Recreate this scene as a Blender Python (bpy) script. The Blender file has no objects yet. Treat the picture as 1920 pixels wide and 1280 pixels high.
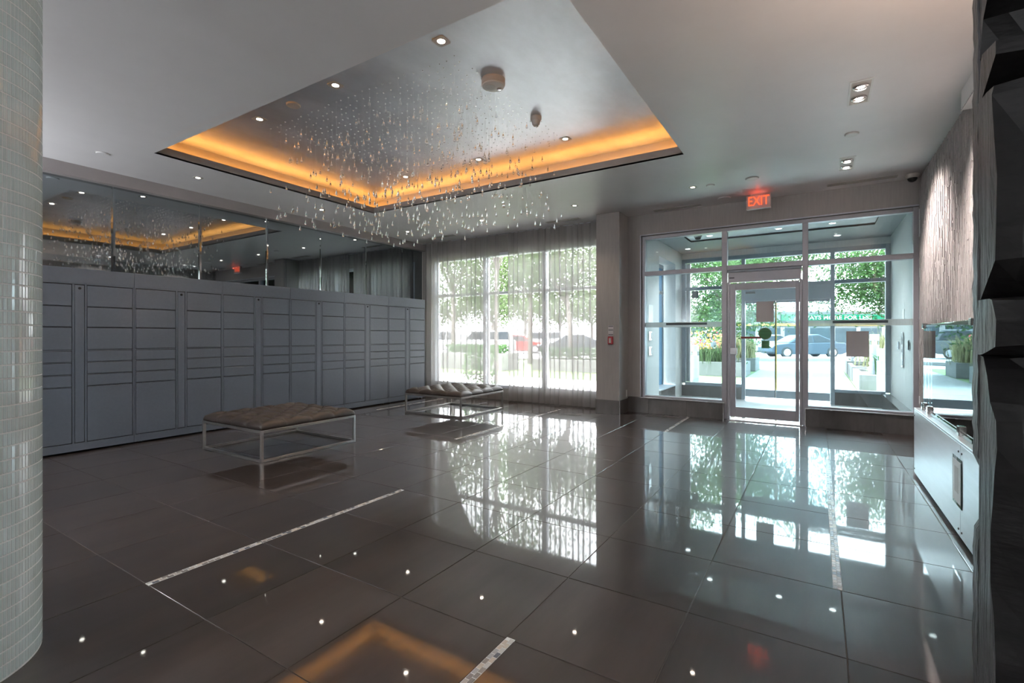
import bpy, math, random
from mathutils import Vector, Matrix
random.seed(7)
PI = math.pi
C = bpy.context.scene.collection
SC = bpy.context.scene

# ------------------------------------------------------------------ camera, sky, exposure
F_PX, HORIZON, CAM_H = 914.2, 629.0, 1.27
YAW = math.atan(574.0 / F_PX)
cam_d = bpy.data.cameras.new('camera')
cam = bpy.data.objects.new('camera', cam_d); C.objects.link(cam)
cam_d.sensor_width = 36.0
cam_d.lens = 36.0 * F_PX / 1920.0
cam_d.shift_y = -(640.0 - HORIZON) / 1920.0
cam_d.clip_start = 0.05; cam_d.clip_end = 500
cam.location = (0, 0, CAM_H)
cam.rotation_euler = (PI / 2, 0, YAW)
SC.camera = cam

world = bpy.data.worlds.new('world'); SC.world = world
world.use_nodes = True
bg = world.node_tree.nodes['Background']
bg.inputs[0].default_value = (0.965, 0.98, 1.0, 1)
bg.inputs[1].default_value = 4.0

sun_d = bpy.data.lights.new('sun', 'SUN'); sun_d.energy = 9.0; sun_d.angle = math.radians(12); sun_d.color = (1.0, 0.97, 0.92)
sun = bpy.data.objects.new('sun', sun_d); C.objects.link(sun); sun.location = (-20, 10, 30)
sun.rotation_euler = Vector((1.0, 0.02, -1.9)).to_track_quat('-Z', 'Y').to_euler()

SC.view_settings.view_transform = 'Standard'
SC.view_settings.look = 'None'
SC.view_settings.gamma = 1.0
SC.view_settings.use_curve_mapping = False
SC.view_settings.exposure = 2.38
cy = SC.cycles
cy.max_bounces = 9; cy.diffuse_bounces = 4; cy.glossy_bounces = 5; cy.transmission_bounces = 6
cy.transparent_max_bounces = 16
cy.sample_clamp_indirect = 6.0
cy.caustics_reflective = False; cy.caustics_refractive = False
cy.use_denoising = True

# ------------------------------------------------------------------ materials
def node_mat(name):
    m = bpy.data.materials.new(name); m.use_nodes = True
    nt = m.node_tree
    return m, nt, nt.nodes['Principled BSDF']

def mat(name, col, rough=0.5, metal=0.0, spec=0.5, var=0.0, scale=8.0, stretch=(1, 1, 1), bump=0.0, bscale=40.0,
        rvar=0.0, coat=0.0, objvar=0.0, bstretch=None):
    m, nt, p = node_mat(name)
    N, L = nt.nodes, nt.links
    p.inputs['Base Color'].default_value = (*col, 1)
    p.inputs['Roughness'].default_value = rough
    p.inputs['Metallic'].default_value = metal
    p.inputs['Specular IOR Level'].default_value = spec
    p.inputs['Coat Weight'].default_value = coat
    p.inputs['Coat Roughness'].default_value = 0.03
    if var or bump or rvar or objvar:
        tc = N.new('ShaderNodeTexCoord')
    if var or rvar or objvar:
        mp = N.new('ShaderNodeMapping'); mp.inputs['Scale'].default_value = stretch
        L.new(tc.outputs['Object'], mp.inputs[0])
        nz = N.new('ShaderNodeTexNoise'); nz.inputs['Scale'].default_value = scale; nz.inputs['Detail'].default_value = 6
        nz.inputs['Roughness'].default_value = 0.6
        if objvar:
            oi = N.new('ShaderNodeObjectInfo'); nz.noise_dimensions = '4D'
            mm = N.new('ShaderNodeMath'); mm.operation = 'MULTIPLY'; mm.inputs[1].default_value = 37.0
            L.new(oi.outputs['Random'], mm.inputs[0]); L.new(mm.outputs[0], nz.inputs['W'])
        L.new(mp.outputs[0], nz.inputs['Vector'])
        cr = N.new('ShaderNodeValToRGB')
        cr.color_ramp.elements[0].position = 0.3; cr.color_ramp.elements[1].position = 0.7
        a = tuple(max(0, c * (1 - var)) for c in col); b = tuple(min(1, c * (1 + var)) for c in col)
        cr.color_ramp.elements[0].color = (*a, 1); cr.color_ramp.elements[1].color = (*b, 1)
        L.new(nz.outputs[0], cr.inputs[0])
        outc = cr.outputs[0]
        if objvar:
            hv = N.new('ShaderNodeHueSaturation')
            mr = N.new('ShaderNodeMapRange'); mr.inputs[3].default_value = 1 - objvar; mr.inputs[4].default_value = 1 + objvar
            L.new(oi.outputs['Random'], mr.inputs[0]); L.new(mr.outputs[0], hv.inputs['Value']); L.new(outc, hv.inputs['Color'])
            outc = hv.outputs[0]
        L.new(outc, p.inputs['Base Color'])
        if rvar:
            mr2 = N.new('ShaderNodeMapRange'); mr2.inputs[3].default_value = max(0.02, rough - rvar); mr2.inputs[4].default_value = rough + rvar
            L.new(nz.outputs[0], mr2.inputs[0]); L.new(mr2.outputs[0], p.inputs['Roughness'])
    if bump:
        mp2 = N.new('ShaderNodeMapping'); mp2.inputs['Scale'].default_value = bstretch or stretch
        L.new(tc.outputs['Object'], mp2.inputs[0])
        nb = N.new('ShaderNodeTexNoise'); nb.inputs['Scale'].default_value = bscale; nb.inputs['Detail'].default_value = 4
        L.new(mp2.outputs[0], nb.inputs['Vector'])
        bp = N.new('ShaderNodeBump'); bp.inputs['Strength'].default_value = bump; bp.inputs['Distance'].default_value = 0.02
        L.new(nb.outputs[0], bp.inputs['Height']); L.new(bp.outputs[0], p.inputs['Normal'])
    return m

def emit(name, col, strength):
    m = bpy.data.materials.new(name); m.use_nodes = True
    nt = m.node_tree; nt.nodes.clear()
    e = nt.nodes.new('ShaderNodeEmission'); o = nt.nodes.new('ShaderNodeOutputMaterial')
    e.inputs[0].default_value = (*col, 1); e.inputs[1].default_value = strength
    nt.links.new(e.outputs[0], o.inputs[0]); return m

def pane_mat(name, tint, ior=1.5, refl=(1, 1, 1)):
    m = bpy.data.materials.new(name); m.use_nodes = True
    nt = m.node_tree; nt.nodes.clear(); N, L = nt.nodes, nt.links
    o = N.new('ShaderNodeOutputMaterial'); mx = N.new('ShaderNodeMixShader')
    t = N.new('ShaderNodeBsdfTransparent'); t.inputs[0].default_value = (*tint, 1)
    g = N.new('ShaderNodeBsdfGlossy'); g.inputs['Roughness'].default_value = 0.0; g.inputs[0].default_value = (*refl, 1)
    f = N.new('ShaderNodeFresnel'); f.inputs[0].default_value = ior
    L.new(f.outputs[0], mx.inputs[0]); L.new(t.outputs[0], mx.inputs[1]); L.new(g.outputs[0], mx.inputs[2]); L.new(mx.outputs[0], o.inputs[0])
    return m

def sheer_mat(name, col, see):
    m = bpy.data.materials.new(name); m.use_nodes = True
    nt = m.node_tree; nt.nodes.clear(); N, L = nt.nodes, nt.links
    o = N.new('ShaderNodeOutputMaterial'); mx = N.new('ShaderNodeMixShader'); m2 = N.new('ShaderNodeMixShader')
    t = N.new('ShaderNodeBsdfTransparent')
    d = N.new('ShaderNodeBsdfDiffuse'); d.inputs[0].default_value = (*col, 1)
    tr = N.new('ShaderNodeBsdfTranslucent'); tr.inputs[0].default_value = (*col, 1)
    m2.inputs[0].default_value = 0.38
    L.new(d.outputs[0], m2.inputs[1]); L.new(tr.outputs[0], m2.inputs[2])
    tc = N.new('ShaderNodeTexCoord'); w = N.new('ShaderNodeTexNoise'); w.inputs['Scale'].default_value = 60
    mp = N.new('ShaderNodeMapping'); mp.inputs['Scale'].default_value = (1, 1, 0.02)
    L.new(tc.outputs['Object'], mp.inputs[0]); L.new(mp.outputs[0], w.inputs['Vector'])
    mr = N.new('ShaderNodeMapRange'); mr.inputs[3].default_value = 1 - see - 0.08; mr.inputs[4].default_value = 1 - see + 0.08
    L.new(w.outputs[0], mr.inputs[0]); L.new(mr.outputs[0], mx.inputs[0])
    L.new(t.outputs[0], mx.inputs[1]); L.new(m2.outputs[0], mx.inputs[2]); L.new(mx.outputs[0], o.inputs[0])
    return m

def leaf_mat(name, col):
    m = bpy.data.materials.new(name); m.use_nodes = True
    nt = m.node_tree; nt.nodes.clear(); N, L = nt.nodes, nt.links
    o = N.new('ShaderNodeOutputMaterial'); mx = N.new('ShaderNodeMixShader'); mx.inputs[0].default_value = 0.45
    d = N.new('ShaderNodeBsdfDiffuse'); tr = N.new('ShaderNodeBsdfTranslucent')
    geo = N.new('ShaderNodeNewGeometry'); mr = N.new('ShaderNodeMapRange'); mr.inputs[3].default_value = 0.6; mr.inputs[4].default_value = 1.4
    L.new(geo.outputs['Random Per Island'], mr.inputs[0])
    h = N.new('ShaderNodeHueSaturation'); h.inputs['Color'].default_value = (*col, 1); L.new(mr.outputs[0], h.inputs['Value'])
    L.new(h.outputs[0], d.inputs[0]); L.new(h.outputs[0], tr.inputs[0])
    L.new(d.outputs[0], mx.inputs[1]); L.new(tr.outputs[0], mx.inputs[2]); L.new(mx.outputs[0], o.inputs[0])
    return m

def island_mat(name, cols, rough=0.15, spec=0.5):
    m, nt, p = node_mat(name); N, L = nt.nodes, nt.links
    geo = N.new('ShaderNodeNewGeometry'); oi = N.new('ShaderNodeObjectInfo')
    ad = N.new('ShaderNodeMath'); ad.operation = 'ADD'; fr = N.new('ShaderNodeMath'); fr.operation = 'FRACT'
    L.new(geo.outputs['Random Per Island'], ad.inputs[0]); L.new(oi.outputs['Random'], ad.inputs[1]); L.new(ad.outputs[0], fr.inputs[0])
    cr = N.new('ShaderNodeValToRGB'); cr.color_ramp.interpolation = 'CONSTANT'
    els = cr.color_ramp.elements
    while len(els) < len(cols): els.new(0.5)
    for i, c in enumerate(cols):
        els[i].position = i / len(cols); els[i].color = (*c, 1)
    L.new(fr.outputs[0], cr.inputs[0]); L.new(cr.outputs[0], p.inputs['Base Color'])
    p.inputs['Roughness'].default_value = rough; p.inputs['Specular IOR Level'].default_value = spec
    return m

M = {}
M['tile'] = mat('floor porcelain', (0.056, 0.042, 0.037), 0.35, coat=1.0, var=0.3, scale=1.8, stretch=(2.4, 0.55, 1), rvar=0.03, objvar=0.15, bump=0.008, bscale=5, bstretch=(1, 1, 1), spec=0.24)
M['grout'] = mat('floor grout', (0.13, 0.105, 0.09), 0.8, var=0.2)
M['base_tile'] = mat('base tile', (0.105, 0.096, 0.092), 0.22, var=0.25, scale=3, stretch=(2, 1, 0.6), objvar=0.1)
M['ceiling'] = mat('ceiling paint', (0.82, 0.81, 0.82), 0.42, var=0.02, scale=3)
M['fascia'] = mat('tray fascia paint', (0.42, 0.40, 0.39), 0.6, var=0.03, scale=3)
M['silver'] = mat('silver leaf ceiling', (0.70, 0.735, 0.79), 0.46, metal=1.0, var=0.13, scale=1.6, stretch=(1.4, 0.8, 1), rvar=0.08, bump=0.05, bscale=3)
M['cove'] = mat('cove paint', (0.62, 0.58, 0.52), 0.6, var=0.05, scale=4, stretch=(1, 1, 3))
M['wallpaper'] = mat('taupe wallcovering', (0.385, 0.37, 0.362), 0.55, var=0.07, scale=14, stretch=(3, 3, 0.25), bump=0.06, bscale=120)
M['vest_wall'] = mat('vestibule wallcovering', (0.60, 0.60, 0.59), 0.6, var=0.06, scale=14, stretch=(3, 3, 0.25))
M['bandwall'] = mat('mauve satin band', (0.40, 0.37, 0.37), 0.28, var=0.04, scale=4)
M['rear'] = mat('rear wall paint', (0.80, 0.79, 0.78), 0.7, var=0.03, scale=3)
M['mirror'] = mat('smoked mirror', (0.33, 0.375, 0.40), 0.02, metal=1.0, var=0.02, scale=1)
M['locker'] = mat('locker steel paint', (0.150, 0.176, 0.222), 0.30, spec=0.9, var=0.05, scale=30, bump=0.02, bscale=300)
M['locker_gap'] = mat('locker gap', (0.03, 0.032, 0.038), 0.6, var=0.05)
M['black'] = mat('black plastic', (0.012, 0.012, 0.014), 0.3, var=0.05)
M['steel'] = mat('brushed steel', (0.62, 0.62, 0.63), 0.26, metal=1.0, var=0.06, scale=6, stretch=(1, 8, 1), rvar=0.06)
M['chrome'] = mat('polished steel', (0.70, 0.69, 0.67), 0.12, metal=1.0, var=0.05, scale=4)
M['bench_steel'] = mat('bench frame steel', (0.50, 0.48, 0.46), 0.32, metal=1.0, var=0.06, scale=6)
M['basin_steel'] = mat('basin steel', (0.80, 0.81, 0.83), 0.34, metal=1.0, var=0.05, scale=5, stretch=(1, 0.4, 4), rvar=0.07)
M['leather'] = mat('brown leather', (0.052, 0.039, 0.033), 0.33, var=0.25, scale=7, bump=0.1, bscale=150)
M['alu'] = mat('anodised aluminium', (0.44, 0.44, 0.48), 0.42, metal=0.35, var=0.03, scale=8)
M['alu_light'] = mat('pale aluminium frame', (0.58, 0.62, 0.68), 0.4, metal=0.2, var=0.03, scale=8)
M['alu_dark'] = mat('vestibule aluminium', (0.27, 0.30, 0.335), 0.4, metal=0.3, var=0.03, scale=8)
M['pane'] = pane_mat('lobby glass', (0.80, 0.905, 0.935))
M['pane_clear'] = pane_mat('window glass', (0.96, 0.975, 0.985))
M['pane_splash'] = pane_mat('splash glass', (0.86, 0.95, 0.93), 1.9)
M['frost'] = sheer_mat('frosted strip', (0.75, 0.8, 0.8), 0.35)
M['sheer'] = sheer_mat('sheer curtain', (0.58, 0.56, 0.55), 0.44)
M['white'] = mat('white plastic', (0.75, 0.75, 0.73), 0.4, var=0.02)
M['offwhite'] = mat('off white plastic', (0.55, 0.53, 0.50), 0.45, var=0.03)
M['taupe_plastic'] = mat('taupe plastic', (0.62, 0.57, 0.52), 0.45, var=0.03)
M['grey_sheet'] = mat('grey paper', (0.60, 0.59, 0.61), 0.7, var=0.02)
M['dark_strip'] = mat('dark strip', (0.07, 0.09, 0.10), 0.4, var=0.03)
M['green_sticker'] = mat('green sticker', (0.05, 0.22, 0.08), 0.4, var=0.45, scale=30, stretch=(0.05, 1, 2))
M['red_sticker'] = mat('red sticker', (0.30, 0.06, 0.05), 0.5, var=0.5, scale=60, stretch=(1, 1, 0.1))
M['yellow'] = mat('yellow tape', (0.75, 0.55, 0.10), 0.5, var=0.05)
M['red'] = mat('red paint', (0.42, 0.03, 0.04), 0.35, var=0.1)
M['stone'] = mat('split stone', (0.42, 0.405, 0.40), 0.8, var=0.2, scale=16, stretch=(1, 3, 0.6), bump=0.3, bscale=22, bstretch=(1, 2.5, 0.5))
M['char'] = mat('charred timber', (0.010, 0.009, 0.0095), 0.5, var=0.6, scale=5, stretch=(1, 1, 3), bump=0.5, bscale=7, bstretch=(0.7, 2, 2.2), spec=0.35)
M['char_lit'] = mat('charred timber lit copy', (0.085, 0.085, 0.09), 0.36, var=0.55, scale=12, stretch=(2, 4, 0.5), bump=0.7, bscale=14, bstretch=(1, 4, 0.6), spec=0.8)  # paler copy of the charred timber, window light on its side put into the colour
M['col_tile'] = mat('glass stick tile', (0.80, 0.885, 0.875), 0.10, var=0.05, scale=3, objvar=0.04, spec=0.7)
M['col_grout'] = mat('pale grout', (0.95, 0.96, 0.95), 0.8, var=0.03)
M['mosaic'] = island_mat('stone mosaic', [(0.62, 0.56, 0.52), (0.20, 0.21, 0.25), (0.72, 0.70, 0.68), (0.40, 0.36, 0.33), (0.55, 0.55, 0.56), (0.30, 0.28, 0.27), (0.75, 0.66, 0.58)], 0.22)
M['lamp'] = emit('lamp lens', (1.0, 0.87, 0.72), 12)
M['lamp_white'] = emit('cool lamp lens', (1.0, 0.95, 0.9), 4)
M['led'] = emit('amber led strip', (1.0, 0.50, 0.08), .5)
M['exit_red'] = emit('exit letters', (1.0, 0.09, 0.03), 0.42)
M['vest_floor'] = mat('vestibule tile', (0.62, 0.62, 0.62), 0.25, var=0.06, scale=3)
M['vest_ceil'] = mat('vestibule grey paint', (0.26, 0.27, 0.27), 0.6, var=0.02)
M['vest_light'] = mat('vestibule tray paint', (0.92, 0.92, 0.92), 0.7, var=0.02)
def glass_mat():
    m, nt, p = node_mat('crystal'); p.inputs['Transmission Weight'].default_value = 1.0
    p.inputs['Roughness'].default_value = 0.0; p.inputs['IOR'].default_value = 1.5; p.inputs['Base Color'].default_value = (0.97, 0.98, 1, 1)
    return m
M['crystal'] = glass_mat()
M['wire'] = mat('fine wire', (0.5, 0.5, 0.5), 0.3, metal=0.6, var=0.02)
# outdoors
M['concrete'] = mat('pale concrete', (0.17, 0.167, 0.163), 0.85, var=0.10, scale=4)
M['plaza'] = mat('plaza concrete', (0.42, 0.41, 0.40), 0.85, var=0.08, scale=3)
M['planter'] = mat('planter concrete', (0.11, 0.108, 0.103), 0.85, var=0.15, scale=3)
M['asphalt'] = mat('asphalt', (0.19, 0.19, 0.195), 0.9, var=0.12, scale=4)
M['grass'] = mat('lawn', (0.085, 0.14, 0.04), 0.9, var=0.35, scale=6)
M['leaf_a'] = leaf_mat('birch leaves', (0.046, 0.088, 0.030))
M['leaf_b'] = leaf_mat('locust leaves', (0.064, 0.094, 0.041))
M['leaf_c'] = leaf_mat('hedge leaves', (0.04, 0.08, 0.03))
M['straw'] = leaf_mat('ornamental grass', (0.30, 0.28, 0.15))
M['flower'] = island_mat('petals', [(0.85, 0.35, 0.03), (0.9, 0.55, 0.05), (0.7, 0.05, 0.08), (0.15, 0.3, 0.08)], 0.7)
M['flower_w'] = island_mat('white petals', [(0.7, 0.6, 0.7), (0.8, 0.78, 0.8), (0.15, 0.28, 0.08)], 0.7)
M['bark'] = mat('bark', (0.13, 0.11, 0.10), 0.9, var=0.3, scale=10, stretch=(1, 1, 0.3), bump=0.5)
M['bollard'] = mat('bollard paint', (0.14, 0.16, 0.18), 0.5, var=0.03)
M['soil'] = mat('soil', (0.07, 0.05, 0.04), 0.95, var=0.3)
M['stucco'] = mat('store stucco', (0.105, 0.10, 0.097), 0.9, var=0.05, scale=2)
M['sign_green'] = mat('green sign', (0.005, 0.085, 0.042), 0.8, spec=0.05, var=0.04)
M['sign_white'] = mat('sign letters', (0.32, 0.32, 0.30), 0.8, var=0.02)
M['store_glass'] = mat('store window', (0.03, 0.04, 0.045), 0.4, spec=0.15, var=0.2, scale=1)
M['store_yellow'] = mat('store yellow band', (0.30, 0.19, 0.03), 0.6, var=0.05)
M['tyre'] = mat('tyre rubber', (0.02, 0.02, 0.02), 0.8, var=0.1)
M['rim'] = mat('wheel rim', (0.35, 0.35, 0.36), 0.35, metal=0.5, var=0.04)
M['car_glass'] = mat('car glass', (0.02, 0.024, 0.028), 0.3, var=0.1, spec=0.15)
M['tail'] = mat('tail lamp', (0.45, 0.02, 0.02), 0.3, var=0.1)
def paint(n, c): 
    M[n] = mat(n, c, 0.5, var=0.03, scale=2, spec=0.12); return M[n]

# ------------------------------------------------------------------ mesh helpers
class MB:
    def __init__(s): s.v = []; s.f = []; s.m = []
    def add(s, vs, fs, mi=0):
        b = len(s.v); s.v += [tuple(p) for p in vs]
        s.f += [tuple(b + i for i in f) for f in fs]; s.m += [mi] * len(fs); return s
    def box(s, x0, x1, y0, y1, z0, z1, mi=0, ch=0.0):
        if ch <= 0:
            vs = [(x, y, z) for z in (z0, z1) for y in (y0, y1) for x in (x0, x1)]
            return s.add(vs, [(0, 2, 3, 1), (4, 5, 7, 6), (0, 1, 5, 4), (2, 6, 7, 3), (0, 4, 6, 2), (1, 3, 7, 5)], mi)
        # chamfered box: three nested rectangles per axis
        c = ch; X, Y, Z = (x0, x1), (y0, y1), (z0, z1)
        vs = []; idx = {}
        for i in (0, 1):
            for j in (0, 1):
                for k in (0, 1):
                    sx, sy, sz = (1 if i == 0 else -1), (1 if j == 0 else -1), (1 if k == 0 else -1)
                    p = (X[i], Y[j], Z[k])
                    idx[i, j, k, 0] = len(vs); vs.append((p[0], p[1] + sy * c, p[2] + sz * c))
                    idx[i, j, k, 1] = len(vs); vs.append((p[0] + sx * c, p[1], p[2] + sz * c))
                    idx[i, j, k, 2] = len(vs); vs.append((p[0] + sx * c, p[1] + sy * c, p[2]))
        I = idx; fs = []
        def q(*a): fs.append(tuple(a))
        q(I[0,0,0,0], I[0,0,1,0], I[0,1,1,0], I[0,1,0,0]); q(I[1,0,0,0], I[1,1,0,0], I[1,1,1,0], I[1,0,1,0])
        q(I[0,0,0,1], I[1,0,0,1], I[1,0,1,1], I[0,0,1,1]); q(I[0,1,0,1], I[0,1,1,1], I[1,1,1,1], I[1,1,0,1])
        q(I[0,0,0,2], I[0,1,0,2], I[1,1,0,2], I[1,0,0,2]); q(I[0,0,1,2], I[1,0,1,2], I[1,1,1,2], I[0,1,1,2])
        for j in (0, 1):
            for k in (0, 1):
                q(I[0,j,k,1], I[1,j,k,1], I[1,j,k,2], I[0,j,k,2])
        for i in (0, 1):
            for k in (0, 1):
                q(I[i,0,k,0], I[i,1,k,0], I[i,1,k,2], I[i,0,k,2])
        for i in (0, 1):
            for j in (0, 1):
                q(I[i,j,0,0], I[i,j,1,0], I[i,j,1,1], I[i,j,0,1])
        for i in (0, 1):
            for j in (0, 1):
                for k in (0, 1):
                    q(I[i,j,k,0], I[i,j,k,1], I[i,j,k,2])
        return s.add(vs, fs, mi)
    def lathe(s, prof, n=24, cx=0, cy_=0, cz=0, mi=0, axis='z', cap=True):
        vs = []; fs = []
        for r, z in prof:
            for k in range(n):
                a = 2 * PI * k / n
                p = (r * math.cos(a), r * math.sin(a), z)
                if axis == 'y': p = (p[0], p[2], p[1])
                elif axis == 'x': p = (p[2], p[0], p[1])
                vs.append((p[0] + cx, p[1] + cy_, p[2] + cz))
        for i in range(len(prof) - 1):
            for k in range(n):
                fs.append((i * n + k, i * n + (k + 1) % n, (i + 1) * n + (k + 1) % n, (i + 1) * n + k))
        if cap:
            fs.append(tuple(range(n))); fs.append(tuple((len(prof) - 1) * n + k for k in range(n)))
        return s.add(vs, fs, mi)
    def prism_x(s, poly, x0, x1, mi=0):      # poly in (y,z)
        n = len(poly)
        vs = [(x0, y, z) for y, z in poly] + [(x1, y, z) for y, z in poly]
        fs = [tuple(range(n)), tuple(range(2 * n - 1, n - 1, -1))] + [(i, i + n, (i + 1) % n + n, (i + 1) % n) for i in range(n)]
        return s.add(vs, fs, mi)
    def prism_y(s, poly, y0, y1, mi=0):      # poly in (x,z)
        n = len(poly)
        vs = [(x, y0, z) for x, z in poly] + [(x, y1, z) for x, z in poly]
        fs = [tuple(range(n)), tuple(range(2 * n - 1, n - 1, -1))] + [(i, i + n, (i + 1) % n + n, (i + 1) % n) for i in range(n)]
        return s.add(vs, fs, mi)
    def tube(s, pts, rads, n=6, mi=0):
        vs = []; fs = []
        for i, (p, r) in enumerate(zip(pts, rads)):
            p = Vector(p)
            d = (Vector(pts[min(i + 1, len(pts) - 1)]) - Vector(pts[max(i - 1, 0)])).normalized()
            u = d.orthogonal().normalized(); w = d.cross(u)
            for k in range(n):
                a = 2 * PI * k / n
                vs.append(tuple(p + (u * math.cos(a) + w * math.sin(a)) * r))
        for i in range(len(pts) - 1):
            for k in range(n):
                fs.append((i * n + k, i * n + (k + 1) % n, (i + 1) * n + (k + 1) % n, (i + 1) * n + k))
        fs.append(tuple(range(n))); fs.append(tuple((len(pts) - 1) * n + k for k in range(n)))
        return s.add(vs, fs, mi)
    def mesh(s, name, mats, smooth=False, fix=True):
        me = bpy.data.meshes.new(name); me.from_pydata(s.v, [], s.f)
        if not isinstance(mats, (list, tuple)): mats = [mats]
        for m_ in mats: me.materials.append(m_)
        me.polygons.foreach_set('material_index', s.m)
        if fix:
            import bmesh
            bm = bmesh.new(); bm.from_mesh(me); bmesh.ops.recalc_face_normals(bm, faces=bm.faces); bm.to_mesh(me); bm.free()
        if smooth:
            me.polygons.foreach_set('use_smooth', [True] * len(me.polygons))
        me.update(); return me
    def build(s, name, mats, parent=None, loc=(0, 0, 0), rz=0.0, smooth=False, fix=True):
        return link(name, s.mesh(name, mats, smooth, fix), parent, loc, rz)

def link(name, data, parent=None, loc=(0, 0, 0), rz=0.0):
    o = bpy.data.objects.new(name, data); C.objects.link(o)
    o.location = loc; o.rotation_euler = (0, 0, rz)
    if parent: o.parent = parent
    return o
def tag(o, label, cat, group=None, kind=None):
    o['label'] = label; o['category'] = cat
    if group: o['group'] = group
    if kind: o['kind'] = kind
    return o
def thing(name, label, cat, loc=(0, 0, 0), rz=0.0, group=None):
    return tag(link(name, None, None, loc, rz), label, cat, group)
def struct(o): o['kind'] = 'structure'; return o
def box(name, m_, x0, x1, y0, y1, z0, z1, parent=None, ch=0.0):
    return MB().box(x0, x1, y0, y1, z0, z1, 0, ch).build(name, m_, parent)
def autosmooth(me, ang=0.6):
    me.polygons.foreach_set('use_smooth', [True] * len(me.polygons))
    try: me.set_sharp_from_angle(angle=ang)
    except Exception: pass
def copy_tree(o, parent=None):
    c = o.copy(); C.objects.link(c)
    if parent: c.parent = parent
    for ch in list(o.children): copy_tree(ch, c)
    return c
def text(name, body, size, m_, parent, loc, rot, extrude=0.002, bold=0.0, sx=1.0):
    cu = bpy.data.curves.new(name, 'FONT'); cu.body = body; cu.size = size; cu.extrude = extrude; cu.offset = bold
    cu.align_x = 'CENTER'; cu.align_y = 'CENTER'; cu.materials.append(m_)
    tmp = bpy.data.objects.new('tmp', cu); C.objects.link(tmp)
    bpy.context.view_layer.update()
    me = bpy.data.meshes.new_from_object(tmp.evaluated_get(bpy.context.evaluated_depsgraph_get()))
    bpy.data.objects.remove(tmp); bpy.data.curves.remove(cu)
    o = link(name, me, parent, loc); o.rotation_euler = rot; o.scale = (sx, 1, 1); return o
def lamp_light(name, parent, loc, power, col, kind='SPOT', angle=1.9, size=0.04, rot=(0, 0, 0)):
    d = bpy.data.lights.new(name, kind); d.energy = power; d.color = col
    if kind == 'SPOT': d.spot_size = angle; d.spot_blend = 0.8; d.shadow_soft_size = size
    o = bpy.data.objects.new(name, d); C.objects.link(o); o.location = loc; o.rotation_euler = rot
    if parent: o.parent = parent
    return o

# ------------------------------------------------------------------ room constants
H = 3.26; HT = 3.53; LIP = 3.36
XL, XR, YB, YR = -7.40, 1.09, 7.95, -3.70
TX0, TX1, TY0, TY1 = -6.14, -1.25, 2.43, 5.54

# ---- floor: slab, tiles, mosaic strips
floor = struct(box('floor', M['grout'], XL - 0.1, XR + 0.1, YR, 8.2, -0.12, -0.0035))
P = 0.604; G = 0.0042
tm = MB().box(-P / 2 + G / 2, P / 2 - G / 2, -P / 2 + G / 2, P / 2 - G / 2, -0.010, 0.0, 0, 0.0012).mesh('floor_tile', M['tile'])
rt = random.Random(3)
for i in range(-11, 3):
    for j in range(-8, 12):
        o = link('floor_tile', tm, floor, (-0.507 + P * (i + 0.5), 1.117 + P * (j + 0.5), 0))
        o.rotation_euler = (rt.uniform(-1, 1) * 0.0006, rt.uniform(-1, 1) * 0.0006, rt.choice((0, PI)))
def mosaic(x0, y0, y1, single):
    st = box('mosaic_strip', M['col_grout'], x0, x0 + 0.040, y0, y1, -0.006, 0.0006, floor)
    w, l = 0.018, 0.031
    me = MB().box(-w / 2, w / 2, -l / 2, l / 2, -0.003, 0.0, 0, 0.001).mesh('mosaic_tile', M['mosaic'])
    allm = MB(); r = random.Random(int(x0 * 100))
    for c in range(2):
        y = y0 + l / 2 + 0.002 + (0 if c == 0 else 0.017)
        while y + l / 2 < y1:
            z = 0.0016 + r.uniform(0, 0.0005)
            if y < single: link('mosaic_tile', me, st, (x0 + 0.0105 + 0.019 * c, y, z))
            else:
                cx = x0 + 0.0105 + 0.019 * c
                allm.box(cx - w / 2, cx + w / 2, y - l / 2, y + l / 2, z - 0.003, z)
            y += l + 0.003
    if allm.v:
        o = allm.build('mosaic_tiles', M['mosaic'], st); o['kind'] = 'stuff'
mosaic(0.063, 2.935, 5.94, 4.8)
mosaic(-2.922, 1.118, 2.925, 9)
mosaic(-1.110, 0.52, 1.73, 9)
mosaic(-1.735, 6.52, 7.90, -9)
mosaic(-3.79, 4.70, 7.55, -9)
mosaic(-6.43, 5.85, 7.60, -9)

# ---- ceiling with tray
cm = MB()
for (x0, x1, y0, y1) in ((XL - 0.1, XR + 0.2, YR, TY0), (XL - 0.1, XR + 0.2, TY1, 8.3), (XL - 0.1, TX0, TY0, TY1), (TX1, XR + 0.2, TY0, TY1)):
    cm.box(x0, x1, y0, y1, H, H + 0.02)
ceiling = struct(cm.build('ceiling', M['ceiling']))
D = 0.20
fm = MB()
fm.box(TX0 - 0.015, TX0, TY0 - 0.015, TY1 + 0.015, H + 0.0005, LIP); fm.box(TX1, TX1 + 0.015, TY0 - 0.015, TY1 + 0.015, H + 0.0005, LIP)
fm.box(TX0, TX1, TY0 - 0.015, TY0, H + 0.0005, LIP); fm.box(TX0, TX1, TY1, TY1 + 0.015, H + 0.0005, LIP)
fm.build('tray_fascia', M['fascia'], ceiling)
wm = MB()
wm.box(TX0 - D - 0.02, TX0 - D, TY0 - D, TY1 + D, H + 0.02, HT); wm.box(TX1 + D, TX1 + D + 0.02, TY0 - D, TY1 + D, H + 0.02, HT)
wm.box(TX0 - D, TX1 + D, TY0 - D - 0.02, TY0 - D, H + 0.02, HT); wm.box(TX0 - D, TX1 + D, TY1 + D, TY1 + D + 0.02, H + 0.02, HT)
wm.build('cove_wall', M['cove'], ceiling)
box('tray_ceiling', M['silver'], TX0 - D - 0.02, TX1 + D + 0.02, TY0 - D - 0.02, TY1 + D + 0.02, HT, HT + 0.02, ceiling)
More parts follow.
